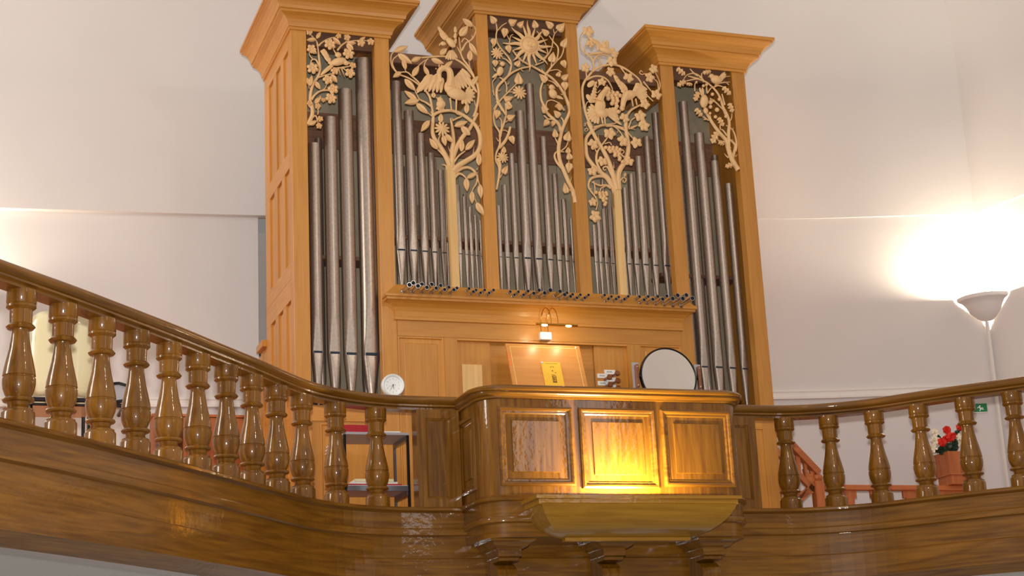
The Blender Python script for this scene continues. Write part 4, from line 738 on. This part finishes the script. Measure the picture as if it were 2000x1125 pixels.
# booklet
a0 = 0.255; b0 = 0.165
bk = thing('booklet', 'yellow booklet with a small brown motif standing on the music desk', 'book', dp(a0 + 0.08, DH - 0.02, 0.01))
def bq(a0, a1, b0, b1, h0, h1): return dquad(a0, a1, b0, b1, h0, h1)
obj('cover', bq(a0, a0 + 0.155, b0, DH - 0.013, 0.004, 0.010), 'yellow', bk)
obj('pages', bq(a0 + 0.003, a0 + 0.152, b0 + 0.003, DH - 0.014, 0.001, 0.0039), 'paper', bk)
bm = B()
for (x0, x1, y0, y1) in ((0.03, 0.13, 0.012, 0.0145), (0.07, 0.092, 0.04, 0.043), (0.066, 0.071, 0.043, 0.05), (0.091, 0.096, 0.043, 0.05), (0.074, 0.084, 0.074, 0.084), (0.097, 0.105, 0.092, 0.099), (0.064, 0.094, 0.112, 0.1145), (0.067, 0.099, 0.122, 0.128), (0.067, 0.073, 0.128, 0.185), (0.093, 0.099, 0.128, 0.185), (0.067, 0.099, 0.14, 0.146), (0.067, 0.099, 0.156, 0.161), (0.067, 0.099, 0.172, 0.185), (0.078, 0.084, 0.13, 0.17)):
    f = [dp(a0 + x0, b0 + y0, 0.0106), dp(a0 + x1, b0 + y0, 0.0106), dp(a0 + x1, b0 + y1, 0.0106), dp(a0 + x0, b0 + y1, 0.0106)]; bm.faces.new([bm.verts.new(v) for v in f])
obj('cover_print', bm, 'ink', bk)
bm = B(); ell(bm, dp(a0 + 0.006, b0 + 0.008, 0.012), (0.009, 0.005, 0.009)); o = obj('clip', bm, 'plast', bk, True)
# brass reading lamp
lm = thing('reading_lamp', 'brass picture lamp on a white box above the music desk', 'lamp', (0.0, -0.02, -0.57))
obj('transformer_box', box(B(), -0.042, 0.052, -0.055, -0.006, -0.566, -0.505, 0.006), 'plast', lm)
for dx in (-0.025, 0.03):
    pts = [V3((dx, -0.03, -0.505)), V3((dx, -0.03, -0.43)), V3((dx + 0.004, -0.045, -0.37)), V3((dx + 0.008, -0.085, -0.335)), V3((dx + 0.01, -0.13, -0.335)), V3((dx + 0.012, -0.18, -0.37)), V3((dx + 0.013, -0.215, -0.43)), V3((dx + 0.013, -0.22, -0.49))]
    obj('swan_neck', tube(B(), catmull(pts, 5), 0.0035, 8), 'brass', lm, True)
BA, BZ = onY(1047, 631, -0.22), onY(1128, 637, -0.22); bz = (BA.z + BZ.z) / 2
obj('lamp_bar', solid(B(), [(0.009, BA.x), (0.009, BZ.x)], (0, -0.22, bz), 12, 'X'), 'brass', lm, True)
for px in (1063, 1110):
    p = onY(px, 634.5, -0.22); obj('bulb', solid(B(), [(0.006, p.x - 0.024), (0.0085, p.x - 0.015), (0.0085, p.x + 0.015), (0.006, p.x + 0.024)], (0, -0.224, bz - 0.008), 10, 'X'), 'bulb', lm, True)
    lamp('reading_bulb', 'POINT', (p.x, -0.225, bz - 0.022), 1.7, (1.0, 0.82, 0.54), 0.012)
# round mirror on its bracket
MC = onY(1305, 736.5, -0.35); MR = 0.232
mi = thing('round_mirror', 'large round swivel mirror with dark rim right of the stop knobs', 'mirror', (MC.x, -0.35, MC.z - MR))
obj('mirror_rim', (lambda b: (lathe(b, [(MR - 0.012, -0.012), (MR - 0.006, -0.02), (MR, -0.018), (MR + 0.003, 0.0), (MR, 0.018), (MR - 0.02, 0.022)], MC, 48, axis='Y'), b)[1])(B()), 'black', mi, True)
obj('mirror_glass', (lambda b: (b.faces.new([b.verts.new(MC + V3((math.cos(2 * PI * k / 48) * (MR - 0.011), -0.012, math.sin(2 * PI * k / 48) * (MR - 0.011)))) for k in range(48)]), b)[1])(B()), 'mirror', mi)
obj('mirror_back', solid(B(), [(MR - 0.02, 0.0), (MR - 0.02, 0.022)], MC, 40, 'Y'), 'black', mi, True)
for part in list(mi.children):
    part.data.transform(Matrix.Rotation(math.radians(-5), 4, 'X')); d_ = part.location + mi.location - MC; part.location = MC + Matrix.Rotation(math.radians(-5), 3, 'X') @ d_ - mi.location
for s in (-1, 1):
    x = MC.x + s * (MR + 0.028)
    bm = B(); box(bm, x - 0.012, x + 0.012, -0.37, -0.335, MC.z - 0.09, MC.z + 0.09, 0.004); obj('side_bracket', bm, 'knob', mi)
    obj('pivot_knob', solid(B(), [(0.016, min(x, x - s * 0.03)), (0.016, max(x, x - s * 0.03))], (0, -0.35, MC.z), 14, 'X'), 'black', mi, True)
    bm = B()
    for dz in (-0.072, 0.072): ell(bm, (x, -0.372, MC.z + dz), (0.006, 0.003, 0.006))
    obj('screw', bm, 'chrome', mi, True)
    obj('bracket_plate', box(B(), x - 0.026, x + 0.026, -0.334, -0.324, MC.z - 0.12, MC.z + 0.11), 'shelfg', mi)
    obj('bracket_arm', box(B(), x - 0.012, x + 0.012, -0.334, -0.31, MC.z - 0.5, MC.z - 0.12), 'black', mi)
obj('bracket_foot', box(B(), MC.x - MR - 0.045, MC.x + MR + 0.045, -0.36, 0.0, MC.z - 0.52, MC.z - 0.5), 'black', mi)
# stop knobs with white labels
kn = [(1208, 728, 1180), (1192.5, 735.5, 1166), (1209, 742.5, 1181), (1194, 750, 1167), (1210, 757, 1182)]
for i, (x, y, lx) in enumerate(kn):
    p = onY(x, y, -0.06); s = obj('stop_knob', solid(B(), [(0.011, 0.03), (0.011, -0.045), (0.017, -0.05), (0.022, -0.06), (0.022, -0.07), (0.016, -0.078)], (p.x - 0.012, 0.0, p.z - 0.006), 14, 'Y'), 'knob', org, True)
    q = onY(lx, y - 1.5, 0.028); q2 = onY(lx + 20.5, y - 1.5, 0.028)
    l = obj('stop_label', box(B(), q.x, q2.x, 0.02, 0.029, q.z - 0.018, q.z + 0.016), 'white', org)
    bm = B()
    for k in range(7):
        xx = q.x + 0.018 + k * 0.007; box(bm, xx, xx + 0.005, 0.0192, 0.0199, q.z - 0.004 - 0.002 * (k % 2), q.z + 0.004 + 0.003 * ((k * 3) % 2))
    obj('label_script', bm, 'inkg', l)
# clock on the left handrail
cc = onY(767, 757, -0.78); CRD = 0.0815; cc.z = -1.207 + CRD
ck = thing('clock', 'round white clock standing on the left handrail', 'clock', (cc.x, cc.y, -1.207))
bm = B(); rg = lathe(bm, [(0.06, -0.012), (0.066, -0.026), (0.074, -0.03), (0.0795, -0.024), (CRD, -0.01), (CRD, 0.012), (0.076, 0.02)], cc, 40, axis='Y'); bm.faces.new(rg[-1]); obj('clock_rim', bm, 'plast', ck, True)
bm = B(); bm.faces.new([bm.verts.new(cc + V3((0.062 * math.cos(2 * PI * k / 36), -0.012, 0.062 * math.sin(2 * PI * k / 36)))) for k in range(36)]); face = obj('clock_face', bm, 'white', ck)
def text(name, s, size, loc, mat, parent):
    cu = bpy.data.curves.new(name, 'FONT'); cu.body = s; cu.size = size; cu.align_x = 'CENTER'; cu.align_y = 'CENTER'
    t = bpy.data.objects.new(name, cu); COL.objects.link(t); dg = bpy.context.evaluated_depsgraph_get(); me = bpy.data.meshes.new_from_object(t.evaluated_get(dg)); bpy.data.objects.remove(t)
    me.transform(Matrix.Rotation(PI / 2, 4, 'X')); me.materials.clear(); o = link(name, me, mat, parent, V3(loc) - wloc(parent)); return o
for h in range(1, 13):
    a = math.radians(90 - 30 * h); text('numeral', str(h), 0.016, cc + V3((0.047 * math.cos(a), -0.0126, 0.047 * math.sin(a))), 'inkg', ck)
def hand(an, L, w, mat, tail=0.008):
    a = math.radians(an); d = V3((math.sin(a), 0, math.cos(a))); n = V3((d.z, 0, -d.x)); o = cc + V3((0, -0.0135, 0))
    bm = B(); prism(bm, [o - d * tail - n * w, o - d * tail + n * w, o + d * L + n * w * 0.4, o + d * L - n * w * 0.4], (0, -0.001, 0)); return bm
obj('hour_hand', hand(168, 0.026, 0.0022, 'black'), 'black', ck); obj('minute_hand', hand(210, 0.04, 0.0017, 'black'), 'black', ck); obj('second_hand', hand(252, 0.042, 0.0006, 'black', 0.02), 'black', ck)

# ================================================================== BEHIND THE LEFT BALUSTRADE
# trolley shelf
tx0, tx1, ty0, ty1 = -1.72, -1.245, -0.5, -0.13
tr = thing('shelf_trolley', 'low grey steel shelf unit behind the last two balusters left of the bay', 'shelf', ((tx0 + tx1) / 2, (ty0 + ty1) / 2, FLOOR))
for x in (tx0, tx1 - 0.018):
    for y in (ty0, ty1 - 0.018): obj('leg', box(B(), x, x + 0.018, y, y + 0.018, FLOOR, -1.418), 'steel' if y > ty0 else 'black', tr)
obj('top_shelf', box(B(), tx0, tx1, ty0, ty1, -1.417, -1.4), 'shelfg', tr)
obj('lower_shelf', box(B(), tx0 + 0.019, tx1 - 0.019, ty0, ty1, -1.80, -1.775), 'shelfg', tr)
obj('shelf_edge', box(B(), tx0 + 0.019, tx1 - 0.019, ty0 - 0.004, ty0, -1.815, -1.78), 'steel', tr)
obj('side_rail', box(B(), tx1 - 0.02, tx1, ty0 + 0.019, ty1 - 0.019, -1.45, -1.418), 'steel', tr)
obj('side_rail', box(B(), tx1 - 0.02, tx1, ty0 + 0.019, ty1 - 0.019, -1.84, -1.8), 'steel', tr)
def book(name, label, cat, x0, x1, y0, y1, z0, z1, mat, rot=0):
    t = thing(name, label, cat, ((x0 + x1) / 2, (y0 + y1) / 2, z0))
    c = 0.003
    obj('pages', box(B(), x0 + c, x1 - c, y0 + c, y1 - c, z0 + c, z1 - c), 'paper', t)
    bm = B(); box(bm, x0, x1, y0, y1, z1 - c, z1); box(bm, x0, x1, y0, y1, z0, z0 + c); box(bm, x0, x1, y0, y0 + c, z0 + c, z1 - c); obj('cover', bm, mat, t)
    return t
book('hardback_book', 'thick red hardback book lying on top of the grey shelf', 'book', -1.715, -1.47, -0.49, -0.2, -1.4, -1.348, 'redbook')
for k, (x0, x1, z0, z1, m, lab) in enumerate(((-1.44, -1.3, -1.4, -1.385, 'paper', 'white papers beside the red book on the grey shelf'), (-1.69, -1.30, -1.775, -1.762, 'redbook', 'thin red bound score lowest in the stack on the lower shelf'), (-1.66, -1.33, -1.7618, -1.746, 'paper', 'white sheet music in the middle of the lower shelf stack'), (-1.64, -1.36, -1.7458, -1.728, 'cream', 'cream covered scores on top of the lower shelf stack'))):
    if m == 'paper':
        tag(obj('paper_stack', box(B(), x0, x1, -0.47, -0.2, z0, z1), m), lab, 'papers')
    else: book('score', lab, 'book', x0, x1, -0.48, -0.19, z0, z1, m)
for k in range(3):
    q = onY(642 + 3 * k, 851 + 5 * k, -0.42); bm = B(); prism(bm, [V3((-1.79, -0.45 + 0.02 * k, -1.47 - 0.02 * k)), V3((-1.745, -0.45 + 0.02 * k, -1.425 - 0.02 * k)), V3((-1.74, -0.45 + 0.02 * k, -1.431 - 0.02 * k)), V3((-1.785, -0.45 + 0.02 * k, -1.476 - 0.02 * k))], (0, 0.2, 0))
    tag(obj('magazine', bm, 'paper'), '%s of three slanting magazines hung at the left end of the grey shelf' % ('top', 'middle', 'bottom')[k].capitalize(), 'magazine', 'slanting magazines at the shelf')
# cream chair
cx, cy = -3.72, -1.55
ch = thing('shell_chair', 'cream moulded shell chair with black frame behind the leftmost balusters', 'chair', (cx, cy, FLOOR))
bm = B(); out = []
zs = [(-1.415, 0.150, -0.05), (-1.39, 0.172, -0.015), (-1.33, 0.182, 0.0), (-1.1, 0.186, 0.0), (-0.98, 0.184, 0.0), (-0.925, 0.172, -0.008), (-0.9, 0.14, -0.02)]
for z, h, dy in zs: out.append([(cx + h * math.sin(a), cy - 0.06 * math.cos(a) - dy * 0.2 + 0.0, z) for a in [math.radians(d) for d in (-90, -70, -45, -20, 0, 20, 45, 70, 90)]])
fr = [[bm.verts.new(p) for p in row] for row in out]; bk_ = [[bm.verts.new((p[0], p[1] + 0.05, p[2])) for p in row] for row in out]
for G in (fr, bk_):
    for a, b in zip(G, G[1:]):
        for i in range(8): bm.faces.new((a[i], a[i + 1], b[i + 1], b[i]))
for i in range(8): bm.faces.new((fr[0][i], fr[0][i + 1], bk_[0][i + 1], bk_[0][i])); bm.faces.new((fr[-1][i], fr[-1][i + 1], bk_[-1][i + 1], bk_[-1][i]))
for j in range(len(zs) - 1): bm.faces.new((fr[j][0], fr[j + 1][0], bk_[j + 1][0], bk_[j][0])); bm.faces.new((fr[j][8], fr[j + 1][8], bk_[j + 1][8], bk_[j][8]))
obj('backrest', bm, 'cream', ch, 'all')
obj('seat', box(B(), cx - 0.19, cx + 0.19, cy + 0.0, cy + 0.4, -1.47, -1.43, 0.012), 'cream', ch)
obj('seat_frame', tube(B(), [V3((cx - 0.2, cy - 0.03, -1.445)), V3((cx + 0.2, cy - 0.03, -1.445)), V3((cx + 0.39, cy + 0.12, -1.445)), V3((cx + 0.39, cy + 0.4, -1.445))], 0.014, 8, 1, (0, 0, 1)), 'black', ch)
obj('seat_frame', tube(B(), [V3((cx - 0.2, cy - 0.03, -1.475)), V3((cx + 0.36, cy - 0.02, -1.475))], 0.008, 8, 1, (0, 0, 1)), 'black', ch)
tq = [onY(x, y, cy + 0.03) for x, y in ((205, 752), (222, 749), (250, 757), (250, 783), (206, 789))]
obj('writing_tablet', prism(B(), tq, (0, 0.02, 0)), 'shelfg', ch)
obj('tablet_rim', tube(B(), [onY(x, y, cy + 0.02) for x, y in ((216, 756), (223, 749), (232, 748.5), (262, 757))], 0.010, 8), 'black', ch)
obj('tablet_rim', tube(B(), [onY(x, y, cy + 0.02) for x, y in ((200, 790), (226, 785), (262, 780))], 0.011, 8), 'black', ch)
for dx, dy in ((-0.17, 0.0), (0.17, 0.0), (-0.17, 0.37), (0.17, 0.37)): obj('leg', solid(B(), [(0.011, FLOOR), (0.011, -1.45)], (cx + dx, cy + dy, 0), 10), 'black', ch)
# wooden cupboard against the back wall
kx0, kx1, ky = -2.76, -2.0, 1.62
cb = thing('wooden_cupboard', 'low orange wooden cupboard with one door open, against the wall left of the organ', 'cupboard', ((kx0 + kx1) / 2, ky + 0.1, FLOOR))
obj('cupboard_top', box(B(), kx0 - 0.01, kx1 + 0.01, ky - 0.01, ky + 0.22, -0.885, -0.865), 'redX', cb)
obj('cupboard_side', box(B(), kx0, kx0 + 0.02, ky, ky + 0.22, FLOOR, -0.885), 'redZ', cb); obj('cupboard_side', box(B(), kx1 - 0.02, kx1, ky, ky + 0.22, FLOOR, -0.885), 'redZ', cb)
obj('cupboard_back', box(B(), kx0 + 0.02, kx1 - 0.02, ky + 0.2, ky + 0.22, FLOOR, -0.885), 'redZ', cb)
obj('cupboard_door', box(B(), -2.52, kx1 - 0.021, ky, ky + 0.02, FLOOR + 0.05, -0.89), 'redZ', cb)
obj('cupboard_shelf', box(B(), kx0 + 0.02, -2.53, ky + 0.01, ky + 0.2, -1.3, -1.28), 'redX', cb)
tag(obj('red_box', box(B(), -2.69, -2.64, ky + 0.04, ky + 0.14, -1.28, -1.15), 'redbook'), 'small red box on the shelf of the open cupboard', 'box')
tag(obj('grey_box', box(B(), -2.74, -2.56, ky + 0.145, ky + 0.19, -1.28, -0.98), 'shelfg'), 'grey box standing at the back of the open cupboard shelf', 'box')

# ================================================================== BEHIND THE RIGHT BALUSTRADE
def wp(x, y, Y): return onY(x, y, Y)
SY = 0.32
nw = wp(1595, 930, SY)
st = thing('stair_balustrade', 'orange pine stair rail with newel and cut-out boards behind the right balusters', 'balustrade', (nw.x, SY, FLOOR))
nx = nw.x; nt = wp(1598, 940, SY).z
obj('newel', box(B(), nx - 0.04, nx + 0.04, SY - 0.04, SY + 0.04, FLOOR, nt, 0.004), 'redZ', st)
obj('newel_cap', solid(B(), [(0.032, nt), (0.046, nt + 0.012), (0.05, nt + 0.03), (0.044, nt + 0.048), (0.028, nt + 0.056)], (nx, SY, 0), 16), 'redZ', st, True)
a = wp(1594, 921, SY); b = wp(1540, 864, SY); d = (b - a).normalized(); e = a + d * ((2.0 - a.x) / d.x)
def bar(bm, p, q, w, h):
    dd = (q - p).normalized(); up = V3((0, 1, 0)).cross(dd); up = up if up.z > 0 else -up
    prism(bm, [p - up * h + V3((0, -w, 0)), p + up * h + V3((0, -w, 0)), p + up * h + V3((0, w, 0)), p - up * h + V3((0, w, 0))], q - p); return bm
obj('sloping_handrail', bar(B(), a + d * -0.02, e, 0.035, 0.026), 'redX', st)
a2 = a - V3((0.0, 0, 0.2)); e2 = e - V3((0, 0, 0.2))
obj('sloping_rail', bar(B(), a2 + d * 0.05, e2, 0.02, 0.022), 'redX', st)
up = V3((0, 1, 0)).cross(d); up = up if up.z > 0 else -up
for k in range(5):
    p = a + d * (0.05 + 0.085 * k); L = 0.19
    if p.x < 2.04: break
    bm = B(); w = 0.02 if k % 2 else 0.028
    prism(bm, [V3((p.x - w, SY - 0.012, p.z - 0.03)), V3((p.x + w * 0.4, SY - 0.012, p.z - 0.04)), V3((p.x + w * 0.2, SY - 0.012, p.z - 0.2)), V3((p.x - w * 0.9, SY - 0.012, p.z - 0.19))], (0, 0.024, 0)); obj('slat', bm, 'redZ', st)
prism_b = B(); p = a; prism(prism_b, [V3((nx - 0.12, SY - 0.02, a.z + 0.02)), V3((nx - 0.03, SY - 0.02, a.z - 0.06)), V3((nx - 0.03, SY - 0.02, a.z - 0.14)), V3((nx - 0.2, SY - 0.02, a.z - 0.28)), V3((nx - 0.22, SY - 0.02, a.z - 0.24)), V3((nx - 0.09, SY - 0.02, a.z - 0.12))], (0, 0.04, 0)); obj('rail_bracket', prism_b, 'redX', st)
obj('lower_rail', bar(B(), V3((nx - 0.04, SY, wp(1588, 955, SY).z)), wp(1540, 978, SY), 0.02, 0.026), 'redX', st)
hz = wp(1750, 953.5, SY).z; hx1 = wp(1882, 950, SY).x
obj('level_rail', box(B(), nx + 0.041, hx1, SY - 0.035, SY + 0.035, hz - 0.022, hz + 0.022, 0.004), 'redX', st)
for px0, px1 in ((1632, 1668), (1695.5, 1737), (1759, 1812), (1822, 1878)):
    x0 = wp(px0, 930, SY).x; x1 = wp(px1, 930, SY).x; z = hz - 0.022; Y0 = SY - 0.012
    pts = [(x0, z), (x1, z), (x1 + 0.0, z - 0.06), (x1 - 0.022, z - 0.062), (x1 - 0.022, z - 0.09), (x1 - 0.03, z - 0.12), (x1 - 0.015, z - 0.16), (x1, z - 0.2), (x1, FLOOR + 0.1), (x0, FLOOR + 0.1), (x0, z - 0.2), (x0 + 0.015, z - 0.16), (x0 + 0.03, z - 0.12), (x0 + 0.022, z - 0.09), (x0 + 0.022, z - 0.062), (x0, z - 0.06)]
    obj('cut_out_board', prism(B(), [V3((x, Y0, zz)) for x, zz in pts], (0, 0.024, 0)), 'redZ', st)
obj('bottom_rail', box(B(), nx + 0.041, hx1, SY - 0.02, SY + 0.02, FLOOR + 0.02, FLOOR + 0.1), 'redX', st)
# planter box on a post, with flowers
pa = wp(1835, 886, SY); pb = wp(1884, 886, SY); pw = (pb.x - pa.x); px = (pa.x + pb.x) / 2; pz = pa.z; py = SY - 0.1; zfoot = hz + 0.0225
z1 = wp(1850, 931, SY).z; z2 = wp(1850, 893, SY).z
pn = thing('flower_planter', 'tall orange wooden planter box with a stepped foot on the stair rail', 'planter', (px, SY, zfoot))
h = pw / 2
def taper(h0, h1, za, zb):
    bm = B(); A_ = [bm.verts.new((px + sx * h0, py + 0.1 + sy * h0, za)) for sx, sy in ((-1, -1), (1, -1), (1, 1), (-1, 1))]; B_ = [bm.verts.new((px + sx * h1, py + 0.1 + sy * h1, zb)) for sx, sy in ((-1, -1), (1, -1), (1, 1), (-1, 1))]
    bm.faces.new(A_[::-1]); bm.faces.new(B_)
    for i in range(4): bm.faces.new((A_[i], A_[(i + 1) % 4], B_[(i + 1) % 4], B_[i]))
    return bm
obj('planter_box', taper(h * 0.9, h, z1 + 0.012, pz), 'redZ', pn); obj('planter_ledge', taper(h * 0.93, h * 0.93, z1, z1 + 0.012), 'redX', pn); obj('planter_foot', taper(h * 0.8, h * 0.8, zfoot, z1), 'redZ', pn)
fl = thing('flower_bouquet', 'bunch of red and white flowers with dark leaves on the wooden planter', 'flowers', (px, py + 0.1, pz))
PET = polarmesh('petal_head', lambda a: 0.5 * (0.8 + 0.2 * abs(math.cos(3.5 * a))), lambda q, a: 0.5 + 0.5 * math.cos(q * 9) * (1 - q * 0.4), 28, (0, 0.25, 0.5, 0.75, 1.0), 'petalr')
PETW = polarmesh('lily_head', lambda a: 0.5 * (0.35 + 0.65 * abs(math.cos(2.5 * a))), lambda q, a: 0.3 + 0.6 * q, 30, (0, 0.5, 1.0), 'petalw')
FL = leafmesh('green_leaf', lambda x: math.sin(PI * min(1, x * 0.96 + 0.04)) ** 0.8, lambda x: math.sin(PI * x)); FL.materials.clear(); FL.materials.append(M['leafg'])
S2 = 0.1778
def fpos(q, dy): return onY(1800 + q[0] * S2, 770 + q[1] * S2, py + 0.06 + dy)
def fput(me, name, q, r, dy, tilt=0.0):
    p = fpos(q, dy); d = r * 2 * S2 * 0.0044; o = link(name, me, None, fl, p - fl.location); o.scale = (d, d * 0.45, d); o.rotation_euler = (tilt, random.uniform(0, 6), random.uniform(-0.4, 0.4)); return o
random.seed(11)
for q, r, dy in (((275, 395), 48, 0.0), ((310, 470), 56, -0.04), ((220, 530), 52, -0.05), ((270, 490), 44, -0.02), ((405, 370), 42, 0.02), ((345, 455), 40, 0.0)): fput(PET, 'red_flower', q, r, dy, 0.3)
for q, r, dy in (((135, 430), 44, 0.0), ((150, 470), 36, 0.0), ((140, 520), 56, -0.02), ((115, 590), 50, -0.02), ((400, 480), 44, 0.0), ((410, 540), 40, 0.02)): fput(PETW, 'white_flower', q, r, dy, -0.3)
for (q0, q1, w) in (((250, 620), (140, 600), 60), ((280, 600), (230, 640), 90), ((300, 620), (330, 560), 110), ((330, 600), (415, 570), 80), ((290, 620), (290, 540), 90), ((260, 610), (190, 660), 70), ((320, 640), (390, 600), 70), ((350, 560), (390, 520), 70), ((190, 540), (190, 440), 40), ((370, 450), (405, 390), 50), ((240, 600), (210, 580), 60), ((300, 630), (350, 640), 60), ((330, 560), (370, 500), 60), ((200, 600), (130, 630), 40)):
    a_ = fpos(q0, 0.01); b_ = fpos(q1, random.uniform(-0.05, 0.03)); d_ = b_ - a_; o = link('leaf', FL, None, fl, a_ - fl.location); o.rotation_euler = (0, -math.atan2(d_.z, d_.x), 0); o.scale = (d_.length, 0.03, w * S2 * 0.0044)
bm = B()
for q in ((275, 395), (310, 470), (220, 530), (135, 430), (140, 520), (405, 370), (115, 590)):
    tube(bm, [V3((px, py + 0.1, pz + 0.003)), (V3((px, py + 0.1, pz)) + fpos(q, 0.02)) / 2 + V3((0, 0, 0.02)), fpos(q, 0.015)], 0.0035, 6)
obj('stems', bm, 'leafg', fl, True)
# exit sign on the wall
wd = V3((0.965, -0.262, 0)).normalized(); wn = V3((-0.262, -0.965, 0)).normalized()
def onwall(x, y, off=0.0):
    n = wn; a = V3((3.8, 0.77, 0)) + wn * off; d = ray(x, y); return CAM + d * ((a - CAM).dot(n) / d.dot(n))
e0 = onwall(1928, 796, 0.02); EW, EH = 0.2, 0.075
ex = thing('exit_sign', 'small green emergency exit sign with white running figure on the right wall', 'sign', e0 - wd * EW / 2)
eq = lambda a, b, h: e0 - wd * (EW - a) + V3((0, 0, b - EH / 2)) + wn * h
def eplate(pts, h0, h1): return prism(B(), [eq(a, b, h0) for a, b in pts], wn * (h1 - h0))
obj('sign_plate', eplate([(0, 0), (EW, 0), (EW, EH), (0, EH)], -0.018, 0.0), 'green', ex)
obj('sign_edge', eplate([(0, -0.006), (EW, -0.006), (EW, 0), (0, 0)], -0.018, 0.002), 'trimw', ex)
bm = B()
for pts in ([(0.125, 0.052), (0.132, 0.060), (0.142, 0.058), (0.142, 0.05), (0.134, 0.046)], [(0.118, 0.048), (0.132, 0.046), (0.15, 0.03), (0.142, 0.024), (0.128, 0.034)], [(0.146, 0.032), (0.166, 0.024), (0.164, 0.018), (0.142, 0.025)], [(0.136, 0.03), (0.142, 0.024), (0.132, 0.006), (0.126, 0.008)], [(0.15, 0.042), (0.166, 0.034), (0.164, 0.03), (0.148, 0.036)], [(0.116, 0.046), (0.108, 0.034), (0.112, 0.032), (0.122, 0.044)], [(0.05, 0.035), (0.068, 0.055), (0.068, 0.044), (0.092, 0.044), (0.092, 0.026), (0.068, 0.026), (0.068, 0.015)]):
    bm.faces.new([bm.verts.new(eq(a, b, 0.0012)) for a, b in pts])
obj('pictogram', bm, 'white', ex)
# corner uplighter with its cable duct
def uplight(corner, a0, a1, z, R, label, name='wall_uplighter'):
    t = thing(name, label, 'wall lamp', (corner[0], corner[1], z - 0.22))
    bm = B(); lathe(bm, [(0.02, -0.215), (0.05, -0.212), (0.1, -0.19), (R * 0.6, -0.14), (R * 0.72, -0.085), (R * 0.84, -0.05), (R * 0.98, -0.035), (R, -0.025), (R, 0.0), (R - 0.025, 0.0), (R - 0.035, -0.03), (R * 0.6, -0.09), (0.05, -0.16)], (corner[0], corner[1], z), 24, a0, a1); obj('bowl', bm, 'bowl', t, True)
    obj('cable_duct', box(B(), -0.016, 0.016, -0.016, 0.0, 0, 0), 'trimw', t) if False else None
    return t
kc = V3((4.485, 0.565, 0)); up1 = uplight((4.488, 0.552), math.radians(165), math.radians(281), 0.12, 0.27, 'white plaster corner uplighter glowing on the right wall')
bm = B(); box(bm, 4.45, 4.475, 0.53, 0.555, -2.08, -0.098); obj('cable_duct', bm, 'trimw', up1)
am = math.radians(223); mid = V3((4.488 + 0.14 * math.cos(am), 0.552 + 0.14 * math.sin(am), 0.09))
obj('bulb', solid(B(), [(0.01, -0.04), (0.02, -0.02), (0.02, 0.02), (0.01, 0.04)], mid - V3((0, 0, 0.06)), 10), 'bulb', up1, True)
lamp('uplighter_light', 'POINT', mid + V3((0, 0, -0.005)), 270, (1.0, 0.87, 0.66), 0.04)
up2 = uplight((-4.75, 2.13), math.radians(176), math.radians(356), 0.15, 0.26, 'white plaster wall uplighter beyond the left edge of the picture')
obj('bulb', solid(B(), [(0.01, -0.04), (0.02, -0.02), (0.02, 0.02), (0.01, 0.04)], (-4.75, 1.97, 0.03), 10), 'bulb', up2, True)
lamp('uplighter_light', 'POINT', (-4.75, 1.96, 0.1), 190, (1.0, 0.87, 0.66), 0.04)
